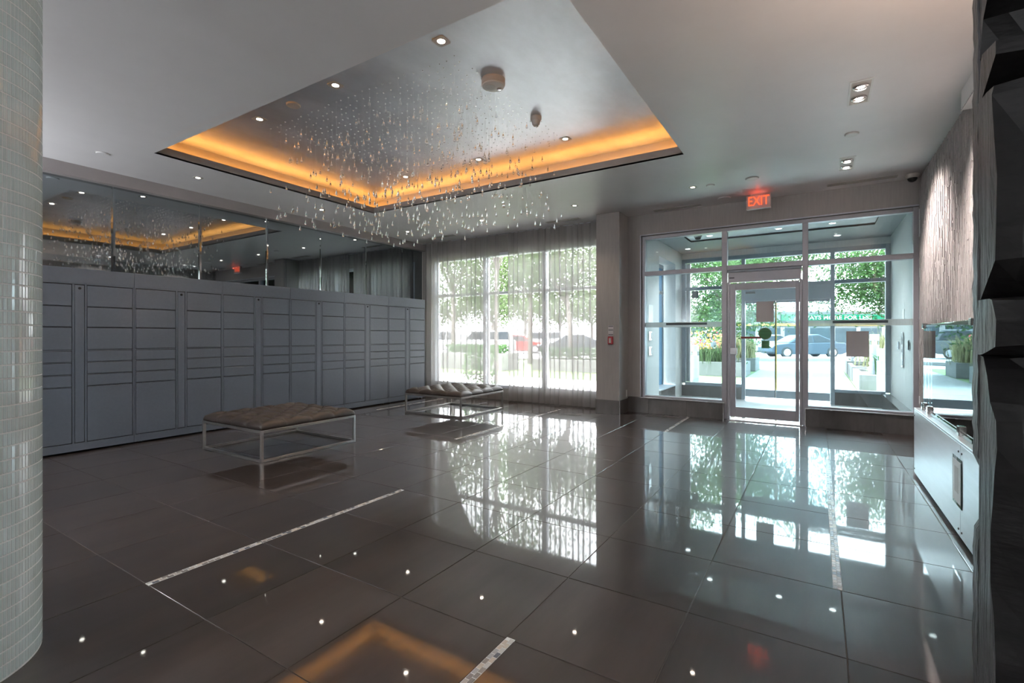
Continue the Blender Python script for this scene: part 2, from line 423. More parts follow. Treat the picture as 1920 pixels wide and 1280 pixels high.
for nm, (x0, x1, y0, y1) in dict(a=(TX0 - 0.15, TX0 - 0.135, TY0 - .1, TY1 + .1), b=(TX1 + 0.135, TX1 + 0.15, TY0 - .1, TY1 + .1), c=(TX0 - .1, TX1 + .1, TY0 - 0.15, TY0 - 0.135), d=(TX0 - .1, TX1 + .1, TY1 + 0.135, TY1 + 0.15)).items():
    box('led_strip', M['led'], x0, x1, y0, y1, H + 0.022, H + 0.032, ceiling)
    d = bpy.data.lights.new('cove_led', 'AREA'); d.shape = 'RECTANGLE'; d.size = x1 - x0; d.size_y = y1 - y0
    d.energy = .6 * max(x1 - x0, y1 - y0); d.color = (1.0, 0.40, 0.085)
    o = bpy.data.objects.new('cove_led', d); C.objects.link(o); o.location = ((x0 + x1) / 2, (y0 + y1) / 2, H + 0.036); o.rotation_euler = dict(a=(PI, -.55, 0), b=(PI, .55, 0), c=(PI + .55, 0, 0), d=(PI - .55, 0, 0))[nm]; o.parent = ceiling

# ---- walls
wl = struct(box('wall_left', M['rear'], XL - 0.12, XL - 0.012, YR, 8.3, -0.1, H))
box('fascia_band', M['bandwall'], XL - 0.012, -7.30, YR, 8.06, 3.115, H - 0.0005, wl)
wb = MB()
wb.box(XL - 0.1, -3.06, 8.08, 8.32, -0.1, 0.225); wb.box(XL - 0.1, -3.06, 8.08, 8.32, 2.925, H)
wb.box(XL - 0.1, -7.16, 8.08, 8.32, 0.225, 2.925); wb.box(-3.12, -2.71, 7.60, 8.32, -0.1, H)
wall_back = struct(wb.build('wall_back', M['wallpaper']))
colm = struct(box('column', M['wallpaper'], -3.09, -2.70, 7.535, 7.96, 0.0, H - 0.0005))
box('baseboard', M['base_tile'], -3.102, -2.688, 7.523, 7.965, 0.0005, 0.225, colm, 0.002)
box('corner_trim', M['steel'], -2.690, -2.6865, 7.5215, 7.525, 0.0006, 0.2255, colm)
we = MB()
we.box(-2.71, XR + 0.05, YB, 8.2, 2.915, H); we.box(-2.71, -2.49, YB, 8.2, 0.255, 2.915)
wall_ent = struct(we.build('wall_entrance', M['wallpaper']))
wt = MB()
wt.box(-2.49, XR, YB - 0.004, YB + 0.02, 2.912, 2.928); wt.box(-2.494, -2.478, YB - 0.004, YB + 0.02, 0.262, 2.928)
wt.build('reveal_trim', M['alu_light'], wall_ent)
# low tiled base under the glazing, with steel sill
def low_base(x0, x1, seams):
    b = box('wall_base', M['base_tile'], x0, x1, YB, 8.2, 0.0005, 0.247, wall_ent)
    xs = [x0] + seams + [x1]
    for a, c in zip(xs[:-1], xs[1:]):
        box('base_tile', M['base_tile'], a + 0.0015, c - 0.0015, YB - 0.012, YB, 0.001, 0.245, b, 0.001)
    return b
lb = low_base(-2.70, -1.215, [-2.35, -1.75]); box('corner_trim', M['chrome'], -1.2165, -1.2125, YB - 0.014, YB - 0.010, 0.001, 0.247, lb)
rb = low_base(-0.150, XR, [0.02, 0.62]); box('corner_trim', M['chrome'], -0.1535, -0.1495, YB - 0.014, YB - 0.010, 0.001, 0.247, rb)
struct(MB().box(-2.49, -1.195, YB - 0.03, 8.16, 0.248, 0.262, 0, 0.004).build('trim_1', M['steel']))
struct(MB().box(-0.165, XR - 0.02, YB - 0.03, 8.16, 0.248, 0.262, 0, 0.004).build('trim_2', M['steel']))

# right wall with split stone
wr = struct(box('wall_right', M['rear'], XR + 0.02, XR + 0.16, YR, 8.2, -0.1, H))
sm = MB(); r = random.Random(11)
y = 1.85
while y < 7.94:
    w = min(r.uniform(0.012, 0.028), 7.949 - y); z = 0.0
    while z < H - 0.002:
        l = r.uniform(0.05, 0.32); z1 = min(z + l, H - 0.001); d = r.uniform(0.0, 0.013)
        sm.box(XR - d, XR + 0.02, y + 0.0007, y + w - 0.0007, z + 0.001, z1 - 0.001); z = z1
    y += w
so = sm.build('stone_cladding', M['stone'], wr, fix=False); so['kind'] = 'stuff'
bk = struct(box('trim_3', M['ceiling'], 0.985, XR + 0.02, 1.80, 5.30, 3.10, H - 0.001))
box('trim_edge', M['steel'], 0.980, 0.985, 1.80, 5.30, 3.095, 3.106, bk)

# rear wall behind the camera
struct(box('wall_rear', M['rear'], XL - 0.1, XR + 0.16, YR - 0.15, YR, -0.1, H))

# ------------------------------------------------------------------ windows
def window(name, xs, y, z0, z1, tr, fm_, fw, depth, pane, parent_kind=True):
    w = struct(link(name, None, None, (0, 0, 0)))
    for i, x in enumerate(xs):
        box('mullion', fm_, x - fw / 2, x + fw / 2, y, y + depth, z0 + 0.03, z1 - 0.03, w, 0.003)
    box('head_rail', fm_, xs[0] - fw / 2, xs[-1] + fw / 2, y, y + depth, z1 - 0.055, z1, w, 0.003)
    box('sill_rail', fm_, xs[0] - fw / 2, xs[-1] + fw / 2, y, y + depth, z0, z0 + 0.055, w, 0.003)
    for a, b in zip(xs[:-1], xs[1:]):
        for t in tr: box('transom', fm_, a + fw / 2, b - fw / 2, y + 0.005, y + depth - 0.005, t, t + 0.05, w, 0.003)
        zs = [z0 + 0.05] + [t + 0.02 for t in tr] + [z1 - 0.05]
        for p, q in zip(zs[:-1], zs[1:]):
            box('pane', pane, a, b, y + depth * 0.6, y + depth * 0.6 + 0.008, p, q, w)
    return w
window('window_1', [-7.10, -5.755, -4.39, -3.06], 8.10, 0.225, 2.925, [2.10], M['alu_light'], 0.065, 0.16, M['pane_clear'])

# sheer curtains
def curtain(x0, x1, label, seed):
    r = random.Random(seed); xs = []; x = x0
    n = int((x1 - x0) / 0.0075); cols = []
    ph = 0.0; f = r.uniform(0.10, 0.17); A = r.uniform(0.018, 0.04)
    for i in range(n + 1):
        x = x0 + (x1 - x0) * i / n
        ph += 2 * PI * 0.0075 / f
        if ph > 2 * PI: ph -= 2 * PI; f = r.uniform(0.085, 0.20); A = r.uniform(0.014, 0.045)
        cols.append((x + .42 * A * math.sin(2 * ph) + .22 * f * math.sin(ph + 1), A * 1.25 * math.sin(ph)))
    zs = [0.02, 0.05, 0.12, 0.25, 0.6, 1.2, 2.0, 2.8, 3.1, H - 0.004]
    vs = []; fs = []
    for k, z in enumerate(zs):
        for i, (x, a) in enumerate(cols):
            sc = 0.75 + 0.25 * math.cos(z * 1.3) + (0.25 if z < 0.2 else 0)
            vs.append((x + 0.006 * math.sin(z * 2 + i * 0.11), 7.955 + a * sc + 0.004 * math.sin(3 * z + i * .2), z))
    m_ = len(cols)
    for k in range(len(zs) - 1):
        for i in range(m_ - 1): fs.append((k * m_ + i, k * m_ + i + 1, (k + 1) * m_ + i + 1, (k + 1) * m_ + i))
    t = thing('sheer_curtain', label, 'curtain', group='sheer window curtains')
    o = MB().add(vs, fs).build('fabric', M['sheer'], t, smooth=True, fix=False)
    hv = [(x, y_ + 0.0, z) for (x, y_, z) in vs[:m_]] + [(x, y_, 0.06) for (x, y_, z) in vs[:m_]]
    MB().add([(x, y_ - 0.0012, z) for x, y_, z in hv], [(i, i + 1, m_ + i + 1, m_ + i) for i in range(m_ - 1)]).build('hem', M['sheer'], t, smooth=True, fix=False)
curtain(-7.24, -5.30, 'grey sheer curtain panel hanging beside the parcel lockers', 5)
curtain(-5.11, -3.12, 'grey sheer curtain panel hanging beside the taupe column', 8)
struct(box('trim_4', M['alu'], -7.28, -3.11, 7.94, 7.975, H - 0.016, H - 0.003))

# ------------------------------------------------------------------ entrance glazing (lobby side) and door
FY0, FY1 = 8.0, 8.12
w3 = struct(link('window_3', None))
def bar(n, x0, x1, z0, z1, m_='alu', y0=FY0, y1=FY1, p=w3): return box(n, M[m_], x0, x1, y0, y1, z0, z1, p, 0.004)
bar('jamb', -2.485, -2.43, 0.262, 2.91); bar('jamb', 1.03, 1.085, 0.262, 2.91)
bar('head_rail', -2.43, 1.03, 2.855, 2.91)
bar('mullion', -1.245, -1.172, 0.005, 2.855); bar('mullion', -0.188, -0.118, 0.005, 2.855)
bar('transom', -2.43, -1.245, 2.258, 2.326); bar('transom', -1.172, -0.188, 2.262, 2.332); bar('transom', -0.118, 1.03, 2.256, 2.326)
bar('sill_rail', -2.43, -1.245, 0.262, 0.285); bar('sill_rail', -0.118, 1.03, 0.262, 0.285)
for (a, b, z0, z1) in ((-2.43, -1.245, .28, 2.26), (-2.43, -1.245, 2.32, 2.86), (-1.172, -.188, 2.33, 2.86), (-.118, 1.03, .28, 2.26), (-.118, 1.03, 2.32, 2.86)):
    box('pane', M['pane'], a, b, 8.075, 8.085, z0, z1, w3)
for (a, b, c, d) in ((-2.43, -1.245, -2.10, -1.47), (-.118, 1.03, 0.17, 0.78)):
    box('frosted_band', M['frost'], a, b, 8.071, 8.074, 1.405, 1.487, w3)
    box('push_bar_sticker', M['dark_strip'], c, d, 8.067, 8.0705, 1.440, 1.475, w3)
tag(box('notice_sheet', M['grey_sheet'], 0.325, 0.575, 8.060, 8.064, 0.985, 1.33), 'grey blank-backed notice taped to glass right of the door', 'notice')
# door
d1 = struct(link('door_1', None))
def db(n, x0, x1, z0, z1, m_='alu', y0=8.02, y1=8.07, p=d1): return box(n, M[m_], x0, x1, y0, y1, z0, z1, p, 0.003)
db('operator_box', -1.150, -0.205, 2.075, 2.215, 'alu', 7.97, 8.10); db('operator_lid', -1.165, -0.195, 2.220, 2.255, 'alu_dark', 7.99, 8.10)
box('operator_label', M['black'], -1.135, -1.065, 7.966, 7.970, 2.128, 2.144, d1)
db('door_stop', -1.168, -1.135, 0.005, 2.075, 'alu', 8.01, 8.10); db('door_stop', -0.222, -0.190, 0.005, 2.075, 'alu', 8.01, 8.10)
db('stile', -1.130, -1.055, 0.045, 2.055); db('stile', -0.272, -0.226, 0.045, 2.055)
db('top_rail', -1.055, -0.272, 1.955, 2.055); db('bottom_rail', -1.055, -0.272, 0.045, 0.195)
box('pane', M['pane'], -1.06, -0.268, 8.040, 8.048, 0.19, 1.96, d1)
box('threshold', M['steel'], -1.17, -0.19, 7.93, 8.14, 0.0005, 0.014, d1, 0.003)
db('handle', -1.128, -1.03, 0.985, 1.085, 'steel', 7.985, 8.018)
box('sensor', M['black'], -0.93, -0.80, 8.12, 8.16, 1.90, 1.93, d1, 0.004)
box('notice_sheet', M['grey_sheet'], -0.775, -0.545, 8.030, 8.034, 1.47, 1.77, d1)
st = MB().lathe([(0.082, 0), (0.082, 0.003)], 32, -0.66, 8.030, 1.30, axis='y').build('round_sticker', M['green_sticker'], d1)
MB().lathe([(0.088, 0), (0.088, 0.002)], 32, -0.66, 8.0335, 1.30, axis='y').build('sticker_border', M['white'], st)
box('square_sticker', M['green_sticker'], -0.705, -0.602, 8.030, 8.033, 1.085, 1.195, d1)
box('warning_strip', M['red_sticker'], -0.985, -0.715, 8.030, 8.033, 1.225, 1.255, d1)

# ------------------------------------------------------------------ vestibule
VY = 10.70
vf = struct(box('vestibule_floor', M['vest_floor'], -2.9, XR + 0.1, 8.16, VY + 0.2, -0.1, 0.0))
vc = MB()
for (x0, x1, y0, y1) in ((-2.9, -2.0, 8.2, VY + .2), (0.75, XR + .1, 8.2, VY + .2), (-2.0, 0.75, 9.43, VY + .2), (-2.0, .75, 8.2, 8.35)): vc.box(x0, x1, y0, y1, 3.0, 3.03)
vce = struct(vc.build('vestibule_ceiling', M['vest_ceil']))
vt = MB(); vt.box(-2.03, 0.78, 8.32, 9.46, 3.03, 3.05)
vt.box(-2.03, -2.0, 8.32, 9.46, 3.0005, 3.03); vt.box(.75, .78, 8.32, 9.46, 3.0005, 3.03); vt.box(-2.0, .75, 9.43, 9.46, 3.0005, 3.03); vt.box(-2.0, .75, 8.32, 8.35, 3.0005, 3.03)
vt.build('raised_tray', M['vest_light'], vce)
vl = MB()
vl.box(-2.60, -2.455, 8.2, 8.95, 0.0, 3.0); vl.box(-2.85, -2.455, 10.16, VY + .1, 0.0, 3.0)
vl.box(-2.85, -2.455, 8.95, 10.16, 2.72, 3.0); vl.box(-2.85, -2.60, 8.2, 8.95, 0, 3.0); vl.box(-2.85, -2.72, 8.95, 10.16, 0.0, .28)
wv = struct(vl.build('wall_vestibule_left', M['vest_wall']))
box('recess_ledge', M['alu_light'], -2.72, -2.44, 8.95, 10.16, 0.255, 0.275, wv); box('recess_base', M['base_tile'], -2.71, -2.46, 8.95, 10.16, 0.0, 0.255, wv)
sd = struct(link('window_2', None)); bp = sheer_mat('blue frosted glass', (0.16, 0.27, 0.36), 0.04)
box('frosted_pane', bp, -2.719, -2.70, 9.02, 10.05, 0.28, 2.10, sd); box('frosted_pane', bp, -2.719, -2.70, 9.02, 10.05, 2.17, 2.62, sd)
box('window_frame', M['alu_dark'], -2.719, -2.68, 10.05, 10.12, 0.276, 2.70, sd); box('window_frame', M['alu_dark'], -2.719, -2.68, 8.96, 10.05, 2.105, 2.165, sd)
box('window_frame', M['alu_dark'], -2.719, -2.68, 8.96, 10.05, 2.625, 2.70, sd)
struct(box('wall_vestibule_right', M['vest_wall'], XR - 0.02, XR + 0.12, 8.2, VY + .1, 0.0, 3.0))
struct(box('baseboard_vestibule', M['base_tile'], XR - 0.15, XR - 0.021, 8.2, VY, 0.0005, 0.255))
w4 = struct(link('window_4', None))
def vb(n, x0, x1, z0, z1, m_='alu_dark', y0=VY, y1=VY + .12): return box(n, M[m_], x0, x1, y0, y1, z0, z1, w4, 0.004)
vb('jamb', -2.455, -2.39, .27, 2.88); vb('jamb', 1.0, 1.07, .27, 2.88); vb('head_rail', -2.39, 1.0, 2.80, 2.88)
vb('mullion', -1.30, -1.235, 0.0, 2.80); vb('mullion', .192, .258, 0.0, 2.80)
vb('transom', -2.39, -1.30, 2.22, 2.285); vb('transom', -1.235, .192, 2.22, 2.285); vb('transom', .258, 1.0, 2.225, 2.29)
vb('sill_rail', -2.39, -1.30, .23, .29); vb('sill_rail', .258, 1.0, .23, .285)
box('header_wall', M['vest_wall'], -2.86, XR + .1, VY, VY + .15, 2.881, 3.0, w4)
box('low_wall', M['base_tile'], -2.5, -1.30, VY - .01, VY + .14, 0.0, .23, w4); box('low_wall', M['base_tile'], .258, XR, VY - .01, VY + .14, 0.0, .23, w4)
for (a, b, z0, z1) in ((-2.39, -1.30, .29, 2.22), (-2.39, -1.30, 2.285, 2.8), (-1.235, .192, 2.285, 2.8), (.258, 1.0, .285, 2.225), (.258, 1.0, 2.29, 2.8)):
    box('pane', M['pane_clear'], a, b, VY + .06, VY + .068, z0, z1, w4)
box('white_edge', M['white'], -2.385, -2.30, VY + .09, VY + .118, .295, 2.79, w4)
d3 = struct(link('door_2', None))
def vd(n, x0, x1, z0, z1, m_='alu_dark', y0=VY + .02, y1=VY + .06): return box(n, M[m_], x0, x1, y0, y1, z0, z1, d3, 0.003)
vd('operator_box', -1.235, .192, 1.95, 2.215, 'alu_dark', VY - .08, VY + .1)
for (a, b) in ((-1.23, -.70), (-.695, .188)):
    vd('bottom_rail', a, b, .06, .205); vd('top_rail', a, b, 1.91, 1.948); box('pane', M['pane'], a, b, VY + .036, VY + .044, .2, 1.915, d3)
vd('leaf_gasket', -.712, -.698, .06, 1.948, 'black', VY + .015, VY + .055); vd('yellow_edge', -.697, -.680, .21, 1.91, 'yellow', VY + .015, VY + .055)
# vestibule fittings
tag(box('small_sign', M['dark_strip'], -2.26, -2.13, VY + .055, VY + .0598, 2.06, 2.21), 'small dark teal square sign on the far left vestibule glass', 'sign')
t = thing('intercom_panel', 'tall steel intercom panel on the vestibule wall right of the door', 'intercom', (XR - 0.021, 9.20, 0.80))
box('plate', M['steel'], -0.02, 0.0, -0.06, 0.06, 0, 0.52, t, 0.004); box('screen', M['dark_strip'], -0.022, -0.02, -0.04, 0.04, 0.34, 0.45, t); box('label', M['white'], -0.022, -0.02, -0.04, 0.04, 0.03, 0.12, t)
box('speaker', M['black'], -0.022, -0.02, -0.04, 0.04, 0.22, 0.27, t)
t = thing('card_reader', 'small black card reader between steel intercom and entrance frame', 'reader', (XR - 0.021, 8.62, 1.06)); box('plate', M['steel'], -0.012, 0, -0.05, 0.05, 0, 0.15, t, 0.003); box('pad', M['black'], -0.022, -0.012, -0.04, -0.005, 0.01, 0.14, t, 0.004)
tag(MB().box(XR - 0.035, XR - 0.021, 9.62, 9.70, 1.05, 1.18, 0, 0.004).build('door_button', M['steel']), 'small steel push plate beyond the tall intercom panel', 'switch')
tag(MB().box(XR - 0.026, XR - 0.021, 9.10, 9.24, 1.47, 1.66, 0, 0.001).build('paper_notice', M['white']), 'white paper notice above the steel intercom panel', 'notice')
tag(MB().box(-2.454, -2.450, 8.28, 8.55, 1.50, 1.80, 0, 0.001).build('paper_notice', M['white']), 'tall white paper notice on the left vestibule wall', 'notice')
for z, lab in ((1.19, 'upper steel switch plate below the notice, left vestibule wall'), (0.93, 'lower steel switch plate on the left vestibule wall')):
    t = thing('switch_plate', lab, 'switch', (-2.454, 8.45, z)); box('plate', M['steel'], 0, 0.012, -0.17, 0.02, 0, 0.15, t, 0.003); box('button', M['white'], 0.012, 0.018, -0.02, 0.015, 0.02, 0.13, t, 0.002)
for x, lab, e in ((-1.62, 'left', 0), (-.55, 'middle', 0), (.19, 'right', 0)):
    t = thing('downlight', 'small round downlight in the raised vestibule ceiling, %s one' % lab, 'lamp', (x, 9.12, 3.0295), group='vestibule downlights')
    MB().lathe([(0.06, 0), (0.06, -.006), (.045, -.006), (.045, -.001)], 20, cap=False).build('trim_ring', M['white'], t); MB().lathe([(.044, -.002), (.044, -.004)], 20).build('lens', M['lamp_white'], t)
    lamp_light('downlight_lamp', t, (0, 0, -.02), 36, (1, .97, .94))
for x, lab in ((-2.2, 'left vestibule glass'), (.28, 'right vestibule glass')):
    t = thing('downlight', 'small round downlight in the grey ceiling above the %s' % lab, 'lamp', (x, 10.1, 2.9995), group='vestibule downlights')
    MB().lathe([(0.06, 0), (0.06, -.006), (.045, -.006), (.045, -.001)], 20, cap=False).build('trim_ring', M['white'], t); MB().lathe([(.044, -.002), (.044, -.004)], 20).build('lens', M['lamp_white'], t)
def dome_cam(label, loc, base):
    t = thing('security_camera', label, 'camera', loc)
    o = MB().lathe([(base, 0), (base, -.025), (base * .86, -.045), (base * .80, -.05)], 28).build('housing', M['offwhite'], t); autosmooth(o.data)
    pr = [(base * .74 * math.cos(a), -.048 - base * .7 * math.sin(a)) for a in [i * PI / 2 / 7 for i in range(7)]] + [(0.003, -.048 - base * .7)]
    o = MB().lathe(pr, 24).build('dome', M['black'], t, smooth=True)
dome_cam('dome security camera at the ceiling corner by the stone wall', (0.985, 7.72, H - .0005), 0.07)
dome_cam('dome security camera seen through the left entrance glass', (-1.78, 8.95, 3.0295), 0.07)

# ------------------------------------------------------------------ mirror panels above the lockers
mr = thing('mirror_panels', 'row of smoked mirror panels above the grey parcel lockers', 'mirror')
ys = [-0.55, 0.49, 1.49, 2.49, 3.49, 4.48, 5.47, 6.47, 7.44, 8.06]
for a, b in zip(ys[:-1], ys[1:]):
    X0, X1 = XL - 0.010, XL; e = 0.022; g = 0.0015; z0, z1 = 1.90, 3.115
    vs = [(X0, a + g, z0), (X0, b - g, z0), (X0, b - g, z1), (X0, a + g, z1), (X1 - .0045, a + g, z0), (X1 - .0045, b - g, z0), (X1 - .0045, b - g, z1), (X1 - .0045, a + g, z1),
          (X1, a + e, z0), (X1, b - e, z0), (X1, b - e, z1), (X1, a + e, z1)]
    MB().add(vs, [(0, 1, 2, 3), (8, 9, 10, 11), (4, 8, 11, 7), (5, 6, 10, 9), (0, 4, 7, 3), (1, 2, 6, 5), (0, 1, 5, 9, 8, 4), (3, 7, 11, 10, 6, 2)]).build('mirror_panel', M['mirror'], mr)
struct(box('wall_backing', M['rear'], XL - .012, XL - .0105, YR, 8.06, 0.0, 3.115))

# ------------------------------------------------------------------ parcel lockers
LX = -6.80
rows = [(1.592, 1.818), (1.366, 1.580), (1.118, 1.354), (0.986, 1.098), (0.853, 0.970), (0.722, 0.838), (0.112, 0.708)]
def locker(y0, label):
    t = thing('parcel_locker', label, 'locker', (LX, y0, 0), group='bank of parcel lockers')
    box('carcass', M['locker_gap'], -0.52, -0.0165, 0.004, 0.996, 0.02, 1.985, t)
    # face frame: outer rails with the door openings left open
    fm = MB()
    fm.box(-.02, -.001, .0015, .9985, 1.828, 2.0); fm.box(-.02, -.001, .0015, .9985, .022, .104)
    fm.box(-.5, -.0205, .0015, .9985, 1.986, 2.0)
    for a, b in ((.0015, .0125), (.4385, .4555), (.5445, .5615), (.9875, .9985)): fm.box(-.02, -.001, a, b, .104, 1.828)
    for (zb, zt), (zb2, zt2) in zip(rows[1:], rows[:-1]):
        for a, b in ((.0125, .4385), (.5615, .9875)): fm.box(-.02, -.001, a, b, zt + .0055, zb2 - .0055)
    fm.build('face_frame', M['locker'], t)
    for a, b in ((.018, .433), (.567, .982)):
        for zb, zt in rows:
            box('door', M['locker'], -.016, 0.0, a, b, zb, zt, t, 0.0025)
    cp = box('control_strip', M['locker'], -.016, 0.001, .461, .539, .112, 1.818, t, 0.0025)
    MB().lathe([(.014, 0), (.014, .006), (.010, .010)], 18, .001, .50, 1.785, axis='x').build('camera_lens', M['black'], cp)
    box('top_panel', M['locker'], -.018, 0.0, .003, .997, 1.845, 1.998, t, 0.0015)
    for y_ in (.08, .92):
        MB().lathe([(.02, 0.0005), (.02, .008), (.008, .010), (.008, .021)], 14, -.06, y_, 0).build('levelling_foot', M['black'], t)
for k, lab in enumerate(['grey parcel locker unit nearest the white tiled column', 'grey parcel locker unit second from the white tiled column', 'grey parcel locker unit third from the tiled column, behind the near bench',
                         'grey parcel locker unit fourth from the tiled column, third from the curtain', 'grey parcel locker unit next to the last before the curtain', 'grey parcel locker unit at the far end beside the curtain']):
    locker(1.49 + k, lab)

# ------------------------------------------------------------------ tufted benches
def bench(cx, cyy, sx, sy, label, cloth):
    t = thing('tufted_bench', label, 'bench', (cx, cyy, 0), group='tufted leather benches')
    w = .028; X, Y = sx / 2, sy / 2
    for ax in (-1, 1):
        for ay in (-1, 1):
            x0 = X - w if ax > 0 else -X; y0 = Y - w if ay > 0 else -Y
            box('leg', M['bench_steel'], x0, x0 + w, y0, y0 + w, .0005, .322, t, .002)
    for z0 in (.001, .293):
        for s in (-1, 1):
            y0 = Y - w if s > 0 else -Y
            box('frame_rail', M['bench_steel'], -X + w, X - w, y0, y0 + w, z0, z0 + w, t, .002)
            x0 = X - w if s > 0 else -X
            box('frame_rail', M['bench_steel'], x0, x0 + w, -Y + w, Y - w, z0, z0 + w, t, .002)
    # cushion: height field with diamond tufting
    n = 88; nb = 4; vs = []; fs = []
    for j in range(n + 1):
        for i in range(n + 1):
            u = i / n; v = j / n
            a, b = (u + v) * nb, (u - v) * nb
            pil = (abs(math.sin(PI * a)) * abs(math.sin(PI * b))) ** 0.6
            ed = min(u, 1 - u, v, 1 - v); q = min(1, ed / .055); rnd = math.sqrt(max(0, 1 - (1 - q) ** 2))
            # pleats running square to the edge
            near = max(0, 1 - ed / .10)
            s_ = u if min(v, 1 - v) < min(u, 1 - u) else v
            pleat = abs(math.sin(PI * s_ * nb)) ** .4
            pil = pil * (1 - near) + pleat * near
            z = .346 + .030 * rnd + .038 * pil * (0.35 + .65 * q)
            o_ = .006 * (1 - q) * (pleat - .6)
            x = -X + .004 + (sx - .008) * u; y = -Y + .004 + (sy - .008) * v
            if u in (0, 1): x += (-o_ if u == 0 else o_)
            if v in (0, 1): y += (-o_ if v == 0 else o_)
            vs.append((x, y, z))
    N1 = n + 1
    for j in range(n):
        for i in range(n): fs.append((j * N1 + i, j * N1 + i + 1, (j + 1) * N1 + i + 1, (j + 1) * N1 + i))
    ring = [i for i in range(N1)] + [j * N1 + n for j in range(1, N1)] + [n * N1 + i for i in range(n - 1, -1, -1)] + [j * N1 for j in range(n - 1, 0, -1)]
    b0 = len(vs)
    for k in ring: vs.append((vs[k][0] * 1.004, vs[k][1] * 1.004, .335))
    b1 = len(vs)
    for k in ring: vs.append((vs[k][0] * .995, vs[k][1] * .995, .3225))
    R = len(ring)
    for k in range(R):
        k2 = (k + 1) % R
        fs.append((ring[k], ring[k2], b0 + k2, b0 + k)); fs.append((b0 + k, b0 + k2, b1 + k2, b1 + k))
    fs.append(tuple(b1 + k for k in range(R)))
    MB().add(vs, fs).build('cushion', M['leather'], t, smooth=True)
    bm_ = MB()
    for i in range(1, 2 * nb):
        for j in range(1, 2 * nb):
            a = i / 2 / nb * 1.0; b = j / 2 / nb
            if (i + j) % 2 == 0 and .06 < a < .94 and .06 < b < .94:
                bm_.lathe([(.011, .372), (.009, .378), (.002, .380)], 8, -X + sx * a, -Y + sy * b, 0)
    o = bm_.build('tuft_buttons', M['leather'], t); o['kind'] = 'stuff'
    if cloth:
        r = random.Random(2); vs = []; fs = []
        for j in range(9):
            for i in range(15):
                x = -.50 + i / 14 * 1.0; y = -.44 + j / 8 * .9
                e = min(i, 14 - i) / 7 * min(j, 8 - j) / 4
                vs.append((x, y, .305 - .055 * e ** .4 + r.uniform(-.006, .006)))
        for j in range(8):
            for i in range(14): fs.append((j * 15 + i, j * 15 + i + 1, (j + 1) * 15 + i + 1, (j + 1) * 15 + i))
        MB().add(vs, fs).build('dust_cover', M['black'], t, smooth=True)
bench(-5.265, 3.365, 1.15, 1.17, 'brown tufted leather bench on steel frame in front of the parcel lockers', True)
bench(-5.205, 6.485, 1.17, 1.19, 'brown tufted leather bench on steel frame by the curtained window', False)

# ------------------------------------------------------------------ ceiling fixtures
def square_light(loc, label, group, s=.058, power=6):
    t = thing('downlight', label, 'lamp', loc, group=group)
    m_ = MB(); i = s * .56; n = 20; z = -.004
    # square plate with a round opening
    out = []; inn = []
    for k in range(n):
        a = 2 * PI * k / n; c_, s_ = math.cos(a), math.sin(a); q = s / max(abs(c_), abs(s_))
        out.append((c_ * q, s_ * q, z)); inn.append((c_ * i, s_ * i, z))
    up = [(x, y, 0) for x, y, _ in out]; up2 = [(x * .9, y * .9, -.0005) for x, y, _ in inn]
    vs = out + inn + up + up2
    fs = [(k, (k + 1) % n, n + (k + 1) % n, n + k) for k in range(n)] + [(k, (k + 1) % n, 2 * n + (k + 1) % n, 2 * n + k) for k in range(n)] + [(n + k, n + (k + 1) % n, 3 * n + (k + 1) % n, 3 * n + k) for k in range(n)]
    m_.add(vs, fs).build('trim_plate', M['offwhite'], t)
    MB().lathe([(i * .88, -.0015), (i * .82, -.003), (.001, -.0032)], 20).build('lens', M['lamp'], t)
    lamp_light('downlight_lamp', t, (0, 0, -.02), power, (1, .80, .60), size=.03)
tl = [(-2.45, 2.88, 'square downlight in the silver tray, nearest the round smoke alarm'), (-3.69, 2.88, 'square downlight in the silver tray, middle of the near row'), (-4.94, 2.91, 'square downlight in the silver tray, left end of the near row'),
      (-2.46, 5.07, 'square downlight in the silver tray, right end of far row by amber cove'), (-3.69, 5.07, 'square downlight in the silver tray, middle of far row by amber cove'), (-4.97, 5.07, 'square downlight in the silver tray, far left corner of amber cove')]
for x, y, lab in tl: square_light((x, y, HT - .0005), lab, 'tray downlights')
ll = [(-6.62, 3.10, 'square downlight in white ceiling above the locker mirror, nearest the tiled column'), (-6.65, 4.93, 'square downlight in white ceiling above the middle of the locker mirror'), (-6.655, 6.84, 'square downlight in white ceiling where mirror meets curtain'),
      (-4.92, 6.85, 'square downlight in white ceiling before the left curtain panel'), (-3.157, 6.83, 'square downlight in white ceiling in front of the taupe column'), (-1.425, 6.83, 'square downlight in white ceiling left of the EXIT sign')]
for x, y, lab in ll: square_light((x, y, H - .0005), lab, 'white ceiling downlights', .05)
# wall-mounted uplight bowls out of view, added to brighten the ceiling and room
def added_sconce(wall, loc, rz, power, col=(.93, .96, 1.0)):
    s_ = MB().lathe([(.02, -.14), (.09, -.10), (.15, -.03), (.16, 0), (.15, 0), (.13, -.03), (.02, -.09)], 24, .17, 0, 0, cap=False).build('added_wall_sconce', M['offwhite'], wall, loc, rz, smooth=True)
    MB().box(0, .05, -.05, .05, -.12, .02).box(.05, .17, -.012, .012, -.13, -.11).build('bracket', M['steel'], s_)
    d = bpy.data.lights.new('added_sconce_lamp', 'AREA'); d.shape = 'DISK'; d.size = .22; d.energy = power; d.color = col
    o = bpy.data.objects.new('added_sconce_lamp', d); C.objects.link(o); o.location = (.17, 0, -.01); o.rotation_euler = (PI, 0, 0); o.parent = s_
wrear = bpy.data.objects['wall_rear']
for x in (-6.2, -4.4, -2.6, -.8): added_sconce(wrear, (x, YR, 1.75), PI / 2, 9)
for y in (-2.6, -1.2, .3): added_sconce(wl, (XL - .012, y, 1.75), 0, 7)
